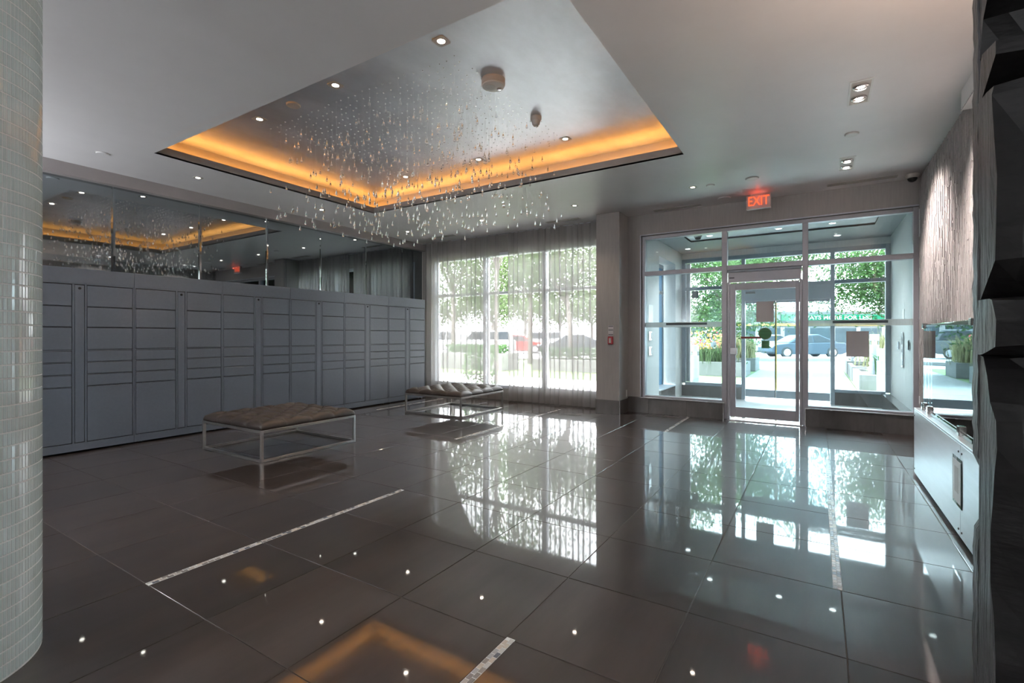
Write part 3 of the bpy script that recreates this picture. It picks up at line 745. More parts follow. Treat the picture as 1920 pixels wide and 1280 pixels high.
added_sconce(wr, (XR + .02, -2.4, 1.75), PI, 6)
added_sconce(wr, (XR - .02, 2.75, 2.2), PI, 4, (1, .72, .55))  # warm one stands for the pinkish glow on the ceiling nearby
def twin_light(loc, ly, label):
    t = thing('twin_downlight', label, 'lamp', loc, group='twin gimbal downlights')
    wx, wy = .078, ly / 2; f = .014
    fm = MB(); fm.box(-wx, -wx + f, -wy, wy, -.006, 0); fm.box(wx - f, wx, -wy, wy, -.006, 0); fm.box(-wx + f, wx - f, -wy, -wy + f, -.006, 0); fm.box(-wx + f, wx - f, wy - f, wy, -.006, 0)
    fm.build('frame', M['white'], t)
    box('recess_plate', M['taupe_plastic'], -wx + f, wx - f, -wy + f, wy - f, -.002, -.0005, t)
    for s in (-1, 1):
        g = MB().lathe([(.056, -.002), (.056, -.010), (.046, -.016), (.046, -.006)], 24, 0, s * ly * .24, 0, cap=False).build('gimbal_ring', M['steel'], t)
        MB().lathe([(.026, -.003), (.026, -.0075)], 20, 0, s * ly * .24, 0).build('lens', M['lamp_white'], g)
        l = lamp_light('twin_lamp', t, (0, s * ly * .24, -.03), 34, (1, .86, .80), size=.04, angle=1.5, rot=(0, -.62, 0))
twin_light((.289, 4.89, H - .0005), .46, 'twin gimbal downlight in white ceiling, nearer of the two by stone wall')
twin_light((.281, 6.84, H - .0005), .49, 'twin gimbal downlight in white ceiling, farther one near the entrance glass')
def disc(loc, r_, m_, label, cat, name):
    t = thing(name, label, cat, loc); o = MB().lathe([(r_, 0), (r_, -.008), (r_ * .92, -.014), (.002, -.015)], 28).build('cover', M[m_], t); autosmooth(o.data)
    MB().lathe([(r_ * 1.08, 0), (r_ * 1.08, -.003)], 28).build('rim', M['offwhite'], t)
disc((.281, 5.86, H - .0005), .058, 'white', 'round white disc between the two twin downlights', 'cover', 'ceiling_disc')
disc((-.708, 6.84, H - .0005), .075, 'white', 'round white disc in ceiling in front of the EXIT sign', 'cover', 'ceiling_disc')
disc((-1.207, 6.86, H - .0005), .05, 'ceiling', 'faint paint-coloured sprinkler cover beside downlight left of EXIT', 'cover', 'sprinkler_cover')
disc((-4.005, 6.78, H - .0005), .06, 'ceiling', 'faint paint-coloured sprinkler cover between downlights facing the curtain', 'cover', 'sprinkler_cover')
disc((-6.613, 2.13, H - .0005), .06, 'ceiling', 'paint-coloured sprinkler cover in ceiling near the white tiled column', 'cover', 'sprinkler_cover')
disc((-1.15, 7.60, H - .0005), .09, 'ceiling', 'round paint-coloured speaker grille close to the wall above the entrance', 'speaker', 'ceiling_speaker')
disc((-4.35, 2.905, HT - .0005), .065, 'offwhite', 'small pale disc on silver tray between two near downlights', 'cover', 'ceiling_disc')
t = thing('smoke_alarm', 'large round smoke alarm on the silver tray ceiling', 'alarm', (-2.43, 3.56, HT - .0005))
o = MB().lathe([(.105, 0), (.105, -.045), (.098, -.052)], 36).build('base', M['taupe_plastic'], t); autosmooth(o.data)
o = MB().lathe([(.099, -.048), (.097, -.062), (.086, -.068), (.002, -.069)], 36).build('face', M['white'], t); autosmooth(o.data)
MB().lathe([(.045, -.066), (.045, -.071), (.040, -.0715), (.002, -.0715)], 24, -.02, -.02, 0).build('grille', M['offwhite'], t)
MB().lathe([(.022, -.066), (.022, -.078), (.016, -.082)], 20, .035, .045, 0).build('strobe', M['steel'], t)
t = thing('heat_detector', 'small conical heat detector on the silver tray beyond the smoke alarm', 'detector', (-2.47, 4.40, HT - .0005))
o = MB().lathe([(.058, 0), (.058, -.03), (.052, -.04)], 28).build('base', M['taupe_plastic'], t); autosmooth(o.data)
o = MB().lathe([(.048, -.04), (.034, -.085), (.030, -.088)], 28).build('body', M['offwhite'], t); autosmooth(o.data)
for k in range(6): MB().box(-.005, .005, -.003, .003, -.098, -.086).build('fin', M['taupe_plastic'], t, (.02 * math.cos(k * PI / 3), .02 * math.sin(k * PI / 3), 0), k * PI / 3)
def slot(x0, x1, y, label):
    t = thing('slot_diffuser', label, 'vent', ((x0 + x1) / 2, y, H - .0005), group='linear slot diffusers'); L = (x1 - x0) / 2
    fm = MB(); fm.box(-L, L, -.055, -.045, -.006, 0); fm.box(-L, L, .045, .055, -.006, 0); fm.box(-L, -L + .01, -.045, .045, -.006, 0); fm.box(L - .01, L, -.045, .045, -.006, 0)
    fm.build('frame', M['offwhite'], t)
    for yy in (-.03, 0, .03): box('slot', M['locker_gap'], -L + .01, L - .01, yy - .008, yy + .008, -.002, -.0005, t)
    for yy in (-.015, .015): box('blade', M['offwhite'], -L + .01, L - .01, yy - .006, yy + .006, -.005, -.0005, t)
slot(-6.72, -6.08, 7.56, 'linear slot vent above the curtain near the mirror end'); slot(-4.05, -3.42, 7.60, 'linear slot vent above the curtain near the column')
slot(-2.22, -1.5, 7.80, 'linear slot vent above the left entrance glass'); slot(.10, .84, 7.70, 'linear slot vent in ceiling right of the EXIT sign')
# exit sign
t = thing('exit_sign', 'lit red EXIT sign hung from the ceiling before the entrance', 'sign', (-.71, 7.66, H))
box('canopy', M['offwhite'], -.10, .10, -.04, .04, -.012, -.0005, t, .003); box('housing', M['offwhite'], -.155, .155, -.028, .028, -.200, -.013, t, .006); box('base_rail', M['white'], -.155, .155, -.031, .031, -.208, -.194, t, .004)
text('letters', 'EXIT', .185, M['exit_red'], t, (0, -.0295, -.103), (PI / 2, 0, 0), .002, .0008, .72)
lamp_light('exit_glow', t, (0, -.13, -.07), .045, (1, .10, .05), 'POINT')
# fire pull, outlet on the column
t = thing('fire_alarm_pull', 'red fire alarm pull station on the taupe column', 'alarm', (-2.84, 7.534, 1.13)); box('box', M['red'], -.042, .042, -.04, 0, 0, .125, t, .006); box('pull_handle', M['offwhite'], -.018, .018, -.05, -.04, .02, .10, t, .004); 
t = thing('instruction_plate', 'grey instruction plate above the red fire alarm pull', 'sign', (-2.84, 7.534, 1.27)); box('plate', M['grey_sheet'], -.045, .045, -.008, 0, 0, .165, t, .002)
for z in (.145, .085, .012): box('print_line', M['dark_strip'], -.04, .04, -.009, -.008, z, z + .012, t)
tag(MB().box(-2.700, -2.694, 7.85, 7.90, .255, .37, 0, .002).build('wall_outlet', M['white']), 'white outlet plate low on the side of the taupe column', 'outlet')

# ------------------------------------------------------------------ rain-drop chandelier
ch = thing('crystal_chandelier', 'rain of glass teardrops hanging from the silver tray ceiling', 'chandelier', (-3.77, 4.06, HT - .0005))
pr = [(.0014, .040), (.0026, .028), (.0048, .015), (.0086, .002), (.0110, -.007), (.0105, -.014), (.0070, -.0195), (.001, -.0215)]
dmesh = MB().lathe(pr, 10).mesh('teardrop', M['crystal'], True)
r = random.Random(21); drops = []; wires = MB(); NX, NY = 29, 21
for i in range(NX):
    for j in range(NY):
        x = -1.28 + 2.56 * i / (NX - 1) + r.uniform(-.02, .02); y = -.96 + 1.92 * j / (NY - 1) + r.uniform(-.02, .02)
        z = -.08 - .95 * r.random()
        if r.random() < .13: z = -1.0 + r.uniform(0, .05)
        drops.append((x, y, z))
        wires.add([(x - .00014, y, 0), (x + .00014, y, 0), (x + .00014, y, z + .033), (x - .00014, y, z + .033), (x, y - .00014, 0), (x, y + .00014, 0), (x, y + .00014, z + .033), (x, y - .00014, z + .033)], [(0, 1, 2, 3), (4, 5, 6, 7)])
o = wires.build('hanging_wires', M['wire'], ch, fix=False); o['kind'] = 'stuff'
drops.sort(key=lambda p: (p[0] - 3.77) ** 2 + (p[1] + 4.06) ** 2 + (p[2] + 2.26) ** 2)
for p in drops[:300]: link('teardrop', dmesh, ch, p)
rest = MB()
for p in drops[300:]: rest.lathe(pr, 8, *p)
o = rest.build('teardrops', M['crystal'], ch, smooth=True); o['kind'] = 'stuff'
cp = MB()
for p in drops: cp.lathe([(.006, 0), (.006, -.004)], 6, p[0], p[1], 0)
o = cp.build('ceiling_pins', M['steel'], ch, fix=False); o['kind'] = 'stuff'

# ------------------------------------------------------------------ steel basin with glass splash panel (right)
BX = .74
bs = thing('steel_basin', 'brushed steel water feature basin along the stone wall', 'basin', (BX, 0, 0))
BW = XR - .028 - BX
for a, b in ((2.2, 4.002), (4.006, 5.71)):
    box('front_panel', M['basin_steel'], 0, .012, a, b, .030, .60, bs, .002)
    for z in (.07, .55):
        for yy in (a + .04, b - .04):
            MB().lathe([(.007, 0), (.007, -.003), (.004, -.004)], 12, 0, yy, z, axis='x').build('screw', M['black'], bs)
box('body', M['steel'], .012, BW, 2.2, 5.708, .028, .56, bs); box('kick', M['black'], .03, BW, 2.2, 5.69, .0005, .028, bs)
box('end_panel', M['basin_steel'], .0125, BW, 5.6985, 5.71, .03, .60, bs, .002)
box('top_ledge', M['basin_steel'], 0, .15, 2.2, 5.71, .601, .617, bs, .003); box('water', M['pane_splash'], .15, BW, 2.2, 5.695, .585, .59, bs)
box('inner_rim', M['steel'], .15, .155, 2.2, 5.71, .561, .60, bs)
nt_ = thing('paper_sleeve', 'clear sleeve with a notice stuck on the steel basin front', 'notice', (BX - .0005, 3.97, .21))
box('sleeve', M['pane_clear'], -.004, 0, -.02, .22, 0, .30, nt_, .001); box('paper', M['white'], -.0055, -.0042, 0.0, .20, .02, .28, nt_); box('print', M['offwhite'], -.0062, -.0056, .05, .15, .08, .24, nt_)
gp = thing('glass_splash_panel', 'clear glass panel clamped on the steel basin ledge', 'glass panel', (BX + .05, 0, .617))
box('pane', M['pane_splash'], 0, .010, 3.95, 5.60, .022, .75, gp, .002)
for yy in (5.55, 5.30, 4.24):
    o = box('clamp', M['chrome'], -.02, .03, yy - .03, yy + .03, 0, .065, gp, .004)
for yy in (5.57, 3.985): box('corner_clip', M['chrome'], -.012, .022, yy - .03, yy + .03, .715, .76, gp, .004)
box('bottom_channel', M['pane_clear'], -.008, .018, 3.95, 5.56, .001, .022, gp)

# ------------------------------------------------------------------ charred timber partition (right edge)
def zpx(y): return CAM_H - (y - 629) * 1.165 / 914.2
tp = thing('charred_timber_partition', 'black charred timber partition of stacked hewn beams at the right edge', 'partition')
TX = .357
def beam(prof, x0, seed):       # prof: list of (y, z) front outline, closed at the back
    r = random.Random(seed); nx = 14; x1 = XR - .03
    vs = []; fs = []; n = len(prof)
    for i in range(nx + 1):
        t_ = i / nx; x = x0 + (x1 - x0) * t_
        for k, (y, z) in enumerate(prof):
            j = 0.0 if y > 1.725 else .010
            vs.append((x + (r.uniform(-.004, .004) if i == 0 else 0), y + r.uniform(-j, j) * (1 if i else .4), z + (r.uniform(-.006, .006) if y < 1.725 and 0 < i else 0)))
    for i in range(nx):
        for k in range(n): fs.append((i * n + k, i * n + (k + 1) % n, (i + 1) * n + (k + 1) % n, (i + 1) * n + k))
    m_ = MB().add(vs, fs, 0); m_.add([vs[k] for k in range(n)], [tuple(range(n))], 1); m_.add([vs[nx * n + k] for k in range(n)], [tuple(range(n))], 1)
    return m_.build('beam', [M['char'], M['char_lit']], tp)
Bk = 1.733
beam([(Bk, 2.60), (1.60, 2.58), (1.60, 2.16), (1.70, 2.08), (1.712, zpx(68)), (Bk, zpx(66))], TX, 1)
beam([(Bk, zpx(66)), (1.69, zpx(68)), (1.60, zpx(76)), (1.598, zpx(103)), (1.66, zpx(130)), (1.712, zpx(150)), (Bk, zpx(152))], TX, 2)
beam([(Bk, zpx(152)), (1.66, zpx(153)), (1.612, zpx(158)), (1.602, zpx(175)), (1.596, zpx(260)), (1.598, zpx(330)), (1.600, zpx(420)), (1.604, zpx(488)), (1.66, zpx(522)), (1.714, zpx(554)), (Bk, zpx(556))], TX, 3)
beam([(Bk, zpx(556.5)), (1.64, zpx(558)), (1.605, zpx(562)), (1.600, zpx(600)), (1.606, zpx(650)), (1.66, zpx(660)), (1.70, zpx(667)), (Bk, zpx(668))], TX, 4)
beam([(Bk, zpx(668.5)), (1.70, zpx(672)), (1.665, zpx(710)), (1.62, zpx(755)), (1.603, zpx(790)), (1.598, zpx(840)), (1.602, zpx(890)), (1.614, zpx(945)), (1.618, zpx(1000)), (1.622, zpx(1100)), (1.618, zpx(1160)), (1.604, zpx(1240)), (1.602, zpx(1330)), (1.62, .30), (Bk, .30)], TX, 5)
beam([(Bk, .2995), (1.61, .298), (1.60, .20), (1.604, .02), (1.62, .0005), (Bk, .0005)], TX, 6)
beam([(Bk, 3.25), (1.605, 3.24), (1.60, 2.9), (1.61, 2.64), (1.70, 2.602), (Bk, 2.601)], TX, 7)
# live-edge backing board with the notch
r = random.Random(9); pl = []
zz = .0005
while zz < H - .03:
    dx = r.uniform(-.0012, .0012)
    if abs(zz - .85) < .10: dx += .042 * (1 - abs(zz - .85) / .10)
    pl.append((TX - .002 + dx, zz)); zz += .028
pl.append((TX, H - .001)); poly = pl + [(XR - .03, H - .001), (XR - .03, .0005)]
n = len(poly); vs = [(x, 1.735, z) for x, z in poly] + [(x + r.uniform(-.0015, .0015) if k < len(pl) else x, 1.782, z) for k, (x, z) in enumerate(poly)]
fs = [tuple(range(n)), tuple(range(2 * n - 1, n - 1, -1))] + [(i, i + n, (i + 1) % n + n, (i + 1) % n) for i in range(n)]
MB().add(vs, fs).build('backing_board', M['char_lit'], tp)

# ------------------------------------------------------------------ glass-tiled round column (left edge)
CR, CC = .343, (-2.836, .352)
rc = struct(link('round_column', None, None, (CC[0], CC[1], 0)))
o = MB().lathe([(CR - .0012, .0005), (CR - .0012, H - .001)], 139).build('grout_core', M['col_grout'], rc); autosmooth(o.data)
nT, pz = 139, .0502; th = 2 * PI / nT; hw = CR * th / 2 - .0011; hz = pz / 2 - .0024
tmb = MB().box(CR - .006, CR, -hw, hw, -hz, hz, 0, .0012).mesh('stick_tile', M['col_tile'])
tiles = []
cyaw, syaw = math.cos(YAW), math.sin(YAW)
for k in range(nT):
    a = k * th; px, py = CC[0] + CR * math.cos(a), CC[1] + CR * math.sin(a)
    facing = -(px * math.cos(a) + py * math.sin(a)); dep = -syaw * px + cyaw * py; u = 960 + F_PX * (cyaw * px + syaw * py) / max(dep, .01)
    for q in range(int((H - .01) / pz)):
        z = .006 + pz * (q + .5); v = 629 - F_PX * (z - CAM_H) / max(dep, .01)
        vis = dep > 0 and facing > 0 and -4 < u < 90 and -20 < v < 1300
        tiles.append((facing / max(dep, .1) if vis else -1, a, z))
tiles.sort(key=lambda t_: -t_[0])
for s_, a, z in tiles[:300]:
    link('stick_tile', tmb, rc, (0, 0, z), a)
rest = MB()
base = MB().box(CR - .006, CR, -hw, hw, -hz, hz, 0, .0012)
for s_, a, z in tiles[300:]:
    c_, s2 = math.cos(a), math.sin(a)
    if s_ > 0: rest.add([(x * c_ - y * s2, x * s2 + y * c_, zz + z) for x, y, zz in base.v], base.f)
    else:
        b2 = [(x, y, zz) for x in (CR - .006, CR) for y in (-hw, hw) for zz in (-hz, hz)]
        rest.add([(x * c_ - y * s2, x * s2 + y * c_, zz + z) for x, y, zz in b2], [(4, 6, 7, 5), (0, 4, 5, 1), (2, 3, 7, 6), (1, 5, 7, 3), (0, 2, 6, 4)])
o = rest.build('stick_tiles', M['col_tile'], rc, fix=False); o['kind'] = 'stuff'

# ------------------------------------------------------------------ outdoors
gr = struct(box('ground', M['asphalt'], -140, 140, 8.4, 160, -0.5, -0.06))
RD = math.radians(32.1)
def ray(u, v): 
    a = (u - 960) / F_PX; return Vector((-syaw + a * cyaw, cyaw + a * syaw, (HORIZON - v) / F_PX))
def at(u, depth, z=0.0): 
    p = ray(u, 629) * depth; return (p.x, p.y, z)
pv = MB().box(-1.85, .76, VY + .12, 27.0, -.059, -.002); path = struct(pv.build('ground_path', M['concrete']))
pj = MB().box(-1.0, 1.0, -.75, .75, -.01, .0)
for k in range(11):
    for s in range(2): box('paving_slab', M['concrete'], -1.845 + s * 1.305, -.55 + s * 1.305, VY + .15 + k * 1.47, VY + 1.605 + k * 1.47, -.004, .0, path)
plaza = MB(); plaza.box(-40, -1.87, 8.42, 13.0, -.059, -.0061); plaza.box(.78, 30, 8.42, 13.0, -.059, -.0061)
struct(plaza.build('ground_plaza', M['plaza']))
lawn = MB(); lawn.box(-26, -1.87, 13.0, 24.5, -.059, -.006); lawn.box(.78, 14, 13.0, 24.5, -.059, -.006)
struct(lawn.build('ground_lawn', M['grass']))
struct(MB().box(-60, 40, -.15, .15, -.05, .09).build('kerb', M['concrete'], None, at(1480, 25.5), RD))
struct(MB().box(-60, 40, -1.2, 1.2, -.05, .03).build('sidewalk', M['concrete'], None, at(1480, 27.5), RD))

def planter(x0, x1, y0, y1, h_, label):
    t = thing('concrete_planter', label, 'planter', (0, 0, 0), group='concrete planters')
    w = .12; z0 = -.0055
    for (a, b, c, d) in ((x0, x1, y0, y0 + w), (x0, x1, y1 - w, y1), (x0, x0 + w, y0 + w, y1 - w), (x1 - w, x1, y0 + w, y1 - w)):
        box('wall', M['planter'], a, b, c, d, z0, h_, t, .008)
    box('soil', M['soil'], x0 + w, x1 - w, y0 + w, y1 - w, z0, h_ - .06, t); return t
planter(-3.6, -1.89, 16.4, 17.8, .44, 'concrete planter nearer the door, left of the path'); planter(-3.6, -1.89, 19.3, 20.7, .46, 'concrete planter with straw grass farther left of the path')
planter(.80, 2.4, 13.8, 16.3, .37, 'concrete planter nearest the door, right of the path'); planter(.80, 2.4, 16.7, 19.0, .40, 'middle concrete planter right of the path'); planter(.80, 2.4, 19.4, 22.0, .43, 'farthest concrete planter right of the path')
planter(-12.6, -9.6, 14.6, 15.8, .62, 'long concrete planter wall behind the left curtain'); planter(-8.9, -5.6, 15.6, 16.8, .42, 'long low concrete planter behind the right curtain')
def grass_tuft(p, n, h_, sp, m_, label, seed, w=.012):
    r = random.Random(seed); b = MB()
    for _ in range(n):
        a = r.uniform(0, 2 * PI); x, y = r.gauss(0, sp * .3), r.gauss(0, sp * .3); L = h_ * r.uniform(.6, 1.1); lean = r.uniform(.1, .75)
        p0 = Vector((x, y, 0)); p1 = p0 + Vector((math.cos(a) * lean * L * .35, math.sin(a) * lean * L * .35, L * .6)); p2 = p0 + Vector((math.cos(a) * lean * L, math.sin(a) * lean * L, L * (1 - .35 * lean)))
        s = Vector((-math.sin(a), math.cos(a), 0)) * w
        b.add([p0 - s, p0 + s, p1 + s, p1 - s, p2], [(0, 1, 2, 3), (3, 2, 4)])
    t = thing('ornamental_grass', label, 'grass', p, group='ornamental grasses'); b.build('blades', M[m_], t, fix=False)['kind'] = 'stuff'
grass_tuft((-2.55, 20.0, .40), 900, 1.0, .9, 'straw', 'straw coloured ornamental grass in the far left planter', 1); grass_tuft((-3.0, 17.1, .38), 700, .62, 1.0, 'leaf_b', 'green ornamental grass in the near left planter', 2)
grass_tuft((1.75, 17.9, .34), 800, 1.15, .8, 'straw', 'tall straw ornamental grass right of the path', 3); grass_tuft((1.6, 14.3, .31), 500, .7, .5, 'leaf_c', 'leafy green clump in the nearest right planter', 4, .03)
def blooms(p, sx, sy, n, m_, label, seed, s=.035, h_=.25):
    r = random.Random(seed); b = MB()
    for _ in range(n):
        c = Vector((r.uniform(-sx, sx), r.uniform(-sy, sy), abs(r.gauss(0, h_ * .5)) + .02)); u = Vector((r.uniform(-1, 1), r.uniform(-1, 1), r.uniform(-1, 1))).normalized(); v = u.orthogonal().normalized() * s; u = u * s
        b.add([c - u, c + v, c + u, c - v], [(0, 1, 2, 3)])
    t = thing('flower_bed', label, 'flowers', p, group='flower beds'); b.build('blossoms', M[m_], t, fix=False)['kind'] = 'stuff'
blooms((-4.9, 24.6, 0.0), 1.6, .5, 1500, 'flower', 'orange and red flowers beyond the left planters', 5, .06, 1.6); blooms((1.6, 15.55, .32), .5, .4, 400, 'flower_w', 'white and pink flowers in the nearest right planter', 6); blooms((1.5, 20.8, .38), .5, .9, 400, 'flower_w', 'white flowers in the farthest right planter', 7)
def bollard(p, h_, label):
    t = thing('bollard_light', label, 'bollard', p, group='bollard lights')
    o = MB().lathe([(.10, 0), (.10, h_ * .74)], 20).build('post', M['bollard'], t); autosmooth(o.data)
    MB().lathe([(.055, h_ * .74), (.055, h_ * .84)], 16).build('lamp_core', M['white'], t)
    for k in range(4): MB().box(-.008, .008, -.008, .008, h_ * .74, h_ * .84).build('cage_rod', M['bollard'], t, (.085 * math.cos(k * PI / 2), .085 * math.sin(k * PI / 2), 0))
    o = MB().lathe([(.10, h_ * .84), (.10, h_ * .99), (.09, h_)], 20).build('cap', M['bollard'], t); autosmooth(o.data)
bollard((-2.76, 13.5, -.0055), 1.02, 'grey bollard light seen through the left entrance glass'); bollard((-3.1, 18.2, -.0055), 1.05, 'grey bollard light between the left planters')
bollard((1.16, 13.0, -.0055), 1.0, 'grey bollard light nearest the right vestibule glass'); bollard((1.18, 15.0, .305), 1.0, 'grey bollard light standing in the nearest right planter'); bollard((1.05, 20.4, .365), .95, 'grey bollard light standing in the farthest right planter')

def tree(p, h_, crown, zc, n, leaf, ls, tr, label, seed, fork=.45, lean=0.0, flat=.8):
    r = random.Random(seed); t = thing('tree', label, 'tree', p, group='trees outside')
    top = Vector((lean, 0, h_ * fork)); b = MB()
    b.tube([(0, 0, -.05), (lean * .3, 0, h_ * fork * .5), tuple(top)], [tr, tr * .8, tr * .66], 8)
    b.build('trunk', M['bark'], t, smooth=True)
    tips = []; bb = MB()
    for k in range(11):
        a = 2 * PI * k / 11 + r.uniform(-.3, .3); e = crown * r.uniform(.5, .95)
        q = Vector((math.cos(a) * e, math.sin(a) * e, zc - top.z + r.uniform(-.6, .75) * crown * flat)) + top
        mid = top.lerp(q, .5) + Vector((0, 0, r.uniform(0, .25) * crown)); q0 = top + Vector((0, 0, -r.uniform(0, .25) * h_ * fork))
        bb.tube([tuple(q0), tuple(mid), tuple(q)], [tr * .42, tr * .26, tr * .08], 5); tips += [mid, q]
        for _ in range(3):
            w = mid.lerp(q, r.random()); e2 = w + Vector((r.uniform(-1, 1), r.uniform(-1, 1), r.uniform(-.6, .6))) * crown * .4
            bb.tube([tuple(w), tuple(e2)], [tr * .12, tr * .05], 4); tips.append(e2)
    bb.build('branches', M['bark'], t, smooth=True)
    lf = MB()
    for _ in range(n):
        c = r.choice(tips) + Vector((r.gauss(0, 1), r.gauss(0, 1), r.gauss(0, .8))) * crown * .2
        u = Vector((r.uniform(-1, 1), r.uniform(-1, 1), r.uniform(-1, .4))).normalized(); v = u.orthogonal().normalized() * ls * .45; u = u * ls
        lf.add([c - u, c + v - u * .1, c + u, c - v - u * .1], [(0, 1, 2, 3)])
    lf.build('foliage', M[leaf], t, fix=False)['kind'] = 'stuff'
tree(at(994, 22), 9, 3.2, 4.6, 9000, 'leaf_b', .075, .13, 'locust tree with straight trunk in the middle window bay', 31, .40)
tree(at(1072, 19), 9, 3.0, 4.4, 9000, 'leaf_b', .07, .12, 'leaning locust tree in the window bay beside the column', 32, .36, -.25)
tree(at(850, 24), 9, 3.2, 5.2, 8000, 'leaf_b', .08, .13, 'locust tree behind the left window bay', 33, .45)
tree(at(930, 12.5), 6, 1.2, 4.3, 1500, 'leaf_a', .055, .05, 'slender young tree seen in the gap between curtains', 36, .6)
tree((-2.65, 18.55, 0), 7, 2.5, 3.3, 26000, 'leaf_a', .06, .10, 'dense birch tree seen through the left entrance glass', 34, .3, 0, 1.1)
tree(at(1672, 14.6), 6, 1.9, 3.0, 14000, 'leaf_a', .06, .08, 'leafy young tree beyond the right vestibule glass', 35, .35, 0, 1.1)
for k, (u, dpt, s) in enumerate(((780, 60, 1.2), (850, 66, 1.3), (925, 62, 1.1), (985, 70, 1.4), (1050, 64, 1.2), (1110, 68, 1.3))):
    tree(at(u, dpt), 9 * s, 3.6 * s, 4.6 * s, 2500, 'leaf_b', .22, .25, ['distant tree behind the left edge of the curtain', 'distant tree left of the white van', 'distant tree above the white van', 'distant tree behind the middle bay trunk', 'distant tree left of the dark sedan', 'distant tree above the dark sedan'][k], 50 + k, .3)
def hedge(p, L, w, h_, rz, label, seed):
    r = random.Random(seed); b = MB()
    for _ in range(int(L * 420)):
        c = Vector((r.uniform(-L / 2, L / 2), r.uniform(-w / 2, w / 2), r.uniform(0.02, 1) ** .6 * h_)); u = Vector((r.uniform(-1, 1), r.uniform(-1, 1), r.uniform(-1, 1))).normalized(); v = u.orthogonal().normalized() * .035; u = u * .05
        b.add([c - u, c + v, c + u, c - v], [(0, 1, 2, 3)])
    t = thing('hedge', label, 'hedge', p, rz, group='clipped hedges'); b.build('foliage', M['leaf_c'], t, fix=False)['kind'] = 'stuff'
hedge((-11.1, 15.2, .50), 2.6, .8, .42, 0, 'low hedge growing in the planter behind the left curtain', 71); hedge((-7.25, 16.2, .32), 3.0, .8, .5, 0, 'low hedge growing in the planter behind the right curtain', 72)
hedge(at(900, 12.0, -.005), .8, .6, 1.0, .5, 'small green shrub seen in the gap between curtains', 73)

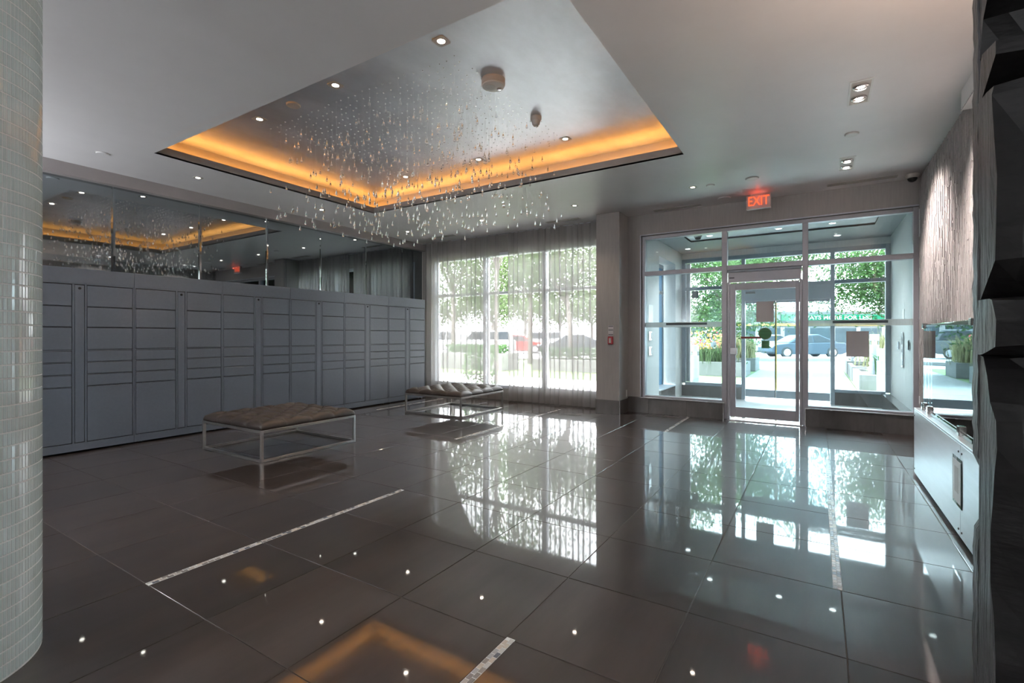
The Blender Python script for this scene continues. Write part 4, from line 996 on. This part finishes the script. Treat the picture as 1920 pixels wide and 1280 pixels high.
# parked and passing cars
def car(p, rz, col, label, kind='sedan'):
    t = thing('car', label, 'car', p, rz, group='cars outside'); L = 2.25; W = .88
    pm = col
    if kind == 'sedan':
        low = [(-L, .35), (-L, .62), (-2.05, .78), (-1.25, .88), (1.35, .92), (2.1, .90), (L, .75), (L, .35), (1.9, .22), (-1.95, .22)]; cab = [(-1.30, .87), (-.45, 1.36), (.65, 1.41), (1.75, .91)]
    elif kind == 'suv':
        low = [(-L, .40), (-L, .80), (-2.05, .98), (-1.25, 1.05), (2.15, 1.05), (L, .90), (L, .40), (1.9, .28), (-1.95, .28)]; cab = [(-1.35, 1.04), (-.7, 1.66), (1.8, 1.68), (2.15, 1.04)]
    else:
        low = [(-L, .40), (-L, .85), (-2.05, .95), (-1.3, 1.02), (2.2, 1.02), (L, .95), (L, .45), (1.9, .32), (-1.95, .32)]; cab = [(-1.3, 1.01), (-.6, 1.68), (.55, 1.68), (.75, 1.01)]
    def loft(poly, w0, w1, zref0, zref1, mt, nm, par):
        n = len(poly); vs = []
        for s in (-1, 1):
            for x, z in poly:
                k = (z - zref0) / (zref1 - zref0); vs.append((x, s * (w0 + (w1 - w0) * k), z))
        o = MB().add(vs, [tuple(range(n)), tuple(range(2 * n - 1, n - 1, -1))] + [(i, i + n, (i + 1) % n + n, (i + 1) % n) for i in range(n)]).build(nm, mt, par)
        bv = o.modifiers.new('bevel', 'BEVEL'); bv.width = .05; bv.segments = 2; return o
    loft(low, W, W - .03, .3, 1.0, pm, 'body', t)
    z0, z1 = cab[0][1], cab[1][1]
    cb = loft(cab, W - .06, W - .22, z0, z1, pm, 'cabin', t)
    ins = [(x * .93 + .03, z0 + .04 + (z - z0) * .80) for x, z in cab]
    mid = (ins[0][0] + ins[3][0]) / 2
    for s in (-1, 1):
        for (a, b, c, d) in (((ins[0][0] + .15, ins[0][1]), (ins[1][0], ins[1][1]), (mid - .04, ins[1][1]), (mid - .04, ins[0][1])), ((mid + .04, ins[0][1]), (mid + .04, ins[1][1]), (ins[2][0], ins[2][1]), (ins[3][0] - .15, ins[3][1]))):
            vs = []
            for e in (.012, -.02):
                for x, z in (a, b, c, d):
                    k = (z - z0) / (z1 - z0); vs.append((x, s * (W - .06 - .16 * k + e), z))
            MB().add(vs, [(0, 1, 2, 3), (4, 5, 6, 7), (0, 1, 5, 4), (1, 2, 6, 5), (2, 3, 7, 6), (3, 0, 4, 7)]).build('side_window', M['car_glass'], cb)
    for (i, j) in ((0, 1), (3, 2)):
        (xa, za), (xb, zb) = cab[i], cab[j]; sg = -1 if i == 0 else 1; vs = []
        for e in (.012, -.02):
            for (f_, w_) in ((.12, W - .14), (.88, W - .26)):
                x = xa + (xb - xa) * f_; z = za + (zb - za) * f_
                vs += [(x + sg * e, -w_, z + e), (x + sg * e, w_, z + e)]
        MB().add(vs, [(0, 1, 3, 2), (4, 5, 7, 6), (0, 1, 5, 4), (2, 3, 7, 6), (0, 2, 6, 4), (1, 3, 7, 5)]).build('windscreen', M['car_glass'], cb)
    for x in (-1.38, 1.32):
        for s in (-1, 1):
            w = MB().lathe([(.31, -.10), (.33, -.07), (.33, .07), (.31, .10)], 24, x, s * (W - .08), .33, axis='y').build('wheel', M['tyre'], t)
            MB().lathe([(.21, s * .095), (.21, s * .108), (.05, s * .118)], 20, x, s * (W - .08), .33, axis='y').build('rim', M['rim'], w)
    for s in (-1, 1):
        box('tail_lamp', M['tail'], L - .06, L + .012, s * .72 - .12, s * .72 + .12, .68, .84, t, .01); box('head_lamp', M['white'], -L - .012, -L + .06, s * .68 - .14, s * .68 + .14, .62, .74, t, .01)
    return t
gz = -.06
car(at(1503, 29.8, gz), RD, paint('slate car paint', (0.040, 0.052, 0.066)), 'slate grey sedan passing beyond the entrance door')
car(at(1440, 40, gz), RD, paint('silver car paint', (0.2, 0.21, 0.22)), 'silver sedan parked behind the slate sedan')
car(at(1072, 33, gz), RD, paint('dark car paint', (0.02, 0.024, 0.03)), 'dark sedan parked in the window bay beside the column')
car(at(905, 33, gz), RD, paint('white car paint', (0.3, 0.3, 0.305)), 'white sport utility vehicle parked behind the left curtain', 'suv')
car(at(838, 36, gz), RD + 2.9, M['white car paint'], 'white pickup truck at the far left of the window', 'pickup')
car(at(968, 37, gz), RD + PI, paint('red car paint', (0.25, 0.025, 0.02)), 'red sedan parked in the middle window bay')
car(at(1010, 42, gz), RD, M['white car paint'], 'white sport utility vehicle parked behind the middle bay tree', 'suv')
car(at(870, 46, gz), RD, paint('blue car paint', (0.06, 0.10, 0.28)), 'blue sedan parked far behind the white pickup')
car(at(1335, 34, gz), RD, paint('grey suv paint', (0.09, 0.095, 0.1)), 'grey sport utility vehicle beyond the birch tree', 'suv')

# shop across the road
sh = thing('strip_mall', 'pale strip mall store with green sign across the road', 'building', at(1560, 56, gz), RD)
box('facade', M['stucco'], -22, 24, 0, 10, 0, 4.0, sh); box('roof_cap', M['concrete'], -22.1, 24.1, -.1, 10, 4.0, 4.2, sh)
box('yellow_band', M['store_yellow'], -14, 12, -.12, 0, 2.45, 2.72, sh); sg = box('sign_board', M['sign_green'], -5.9, 5.9, -.18, 0, 3.0, 3.75, sh)
text('sign_letters', 'ALWAYS MORE FOR LESS', .62, M['sign_white'], sg, (0, -.20, 3.375), (PI / 2, 0, 0), .01, .008, 1.28)
for k in range(15):
    x = -20 + k * 2.9
    wn = box('shop_window', M['store_glass'], x, x + 2.45, -.02, .05, .45, 2.2, sh)
    box('window_post', M['concrete'], x + 2.45, x + 2.9, -.10, .02, 0, 2.3, sh)
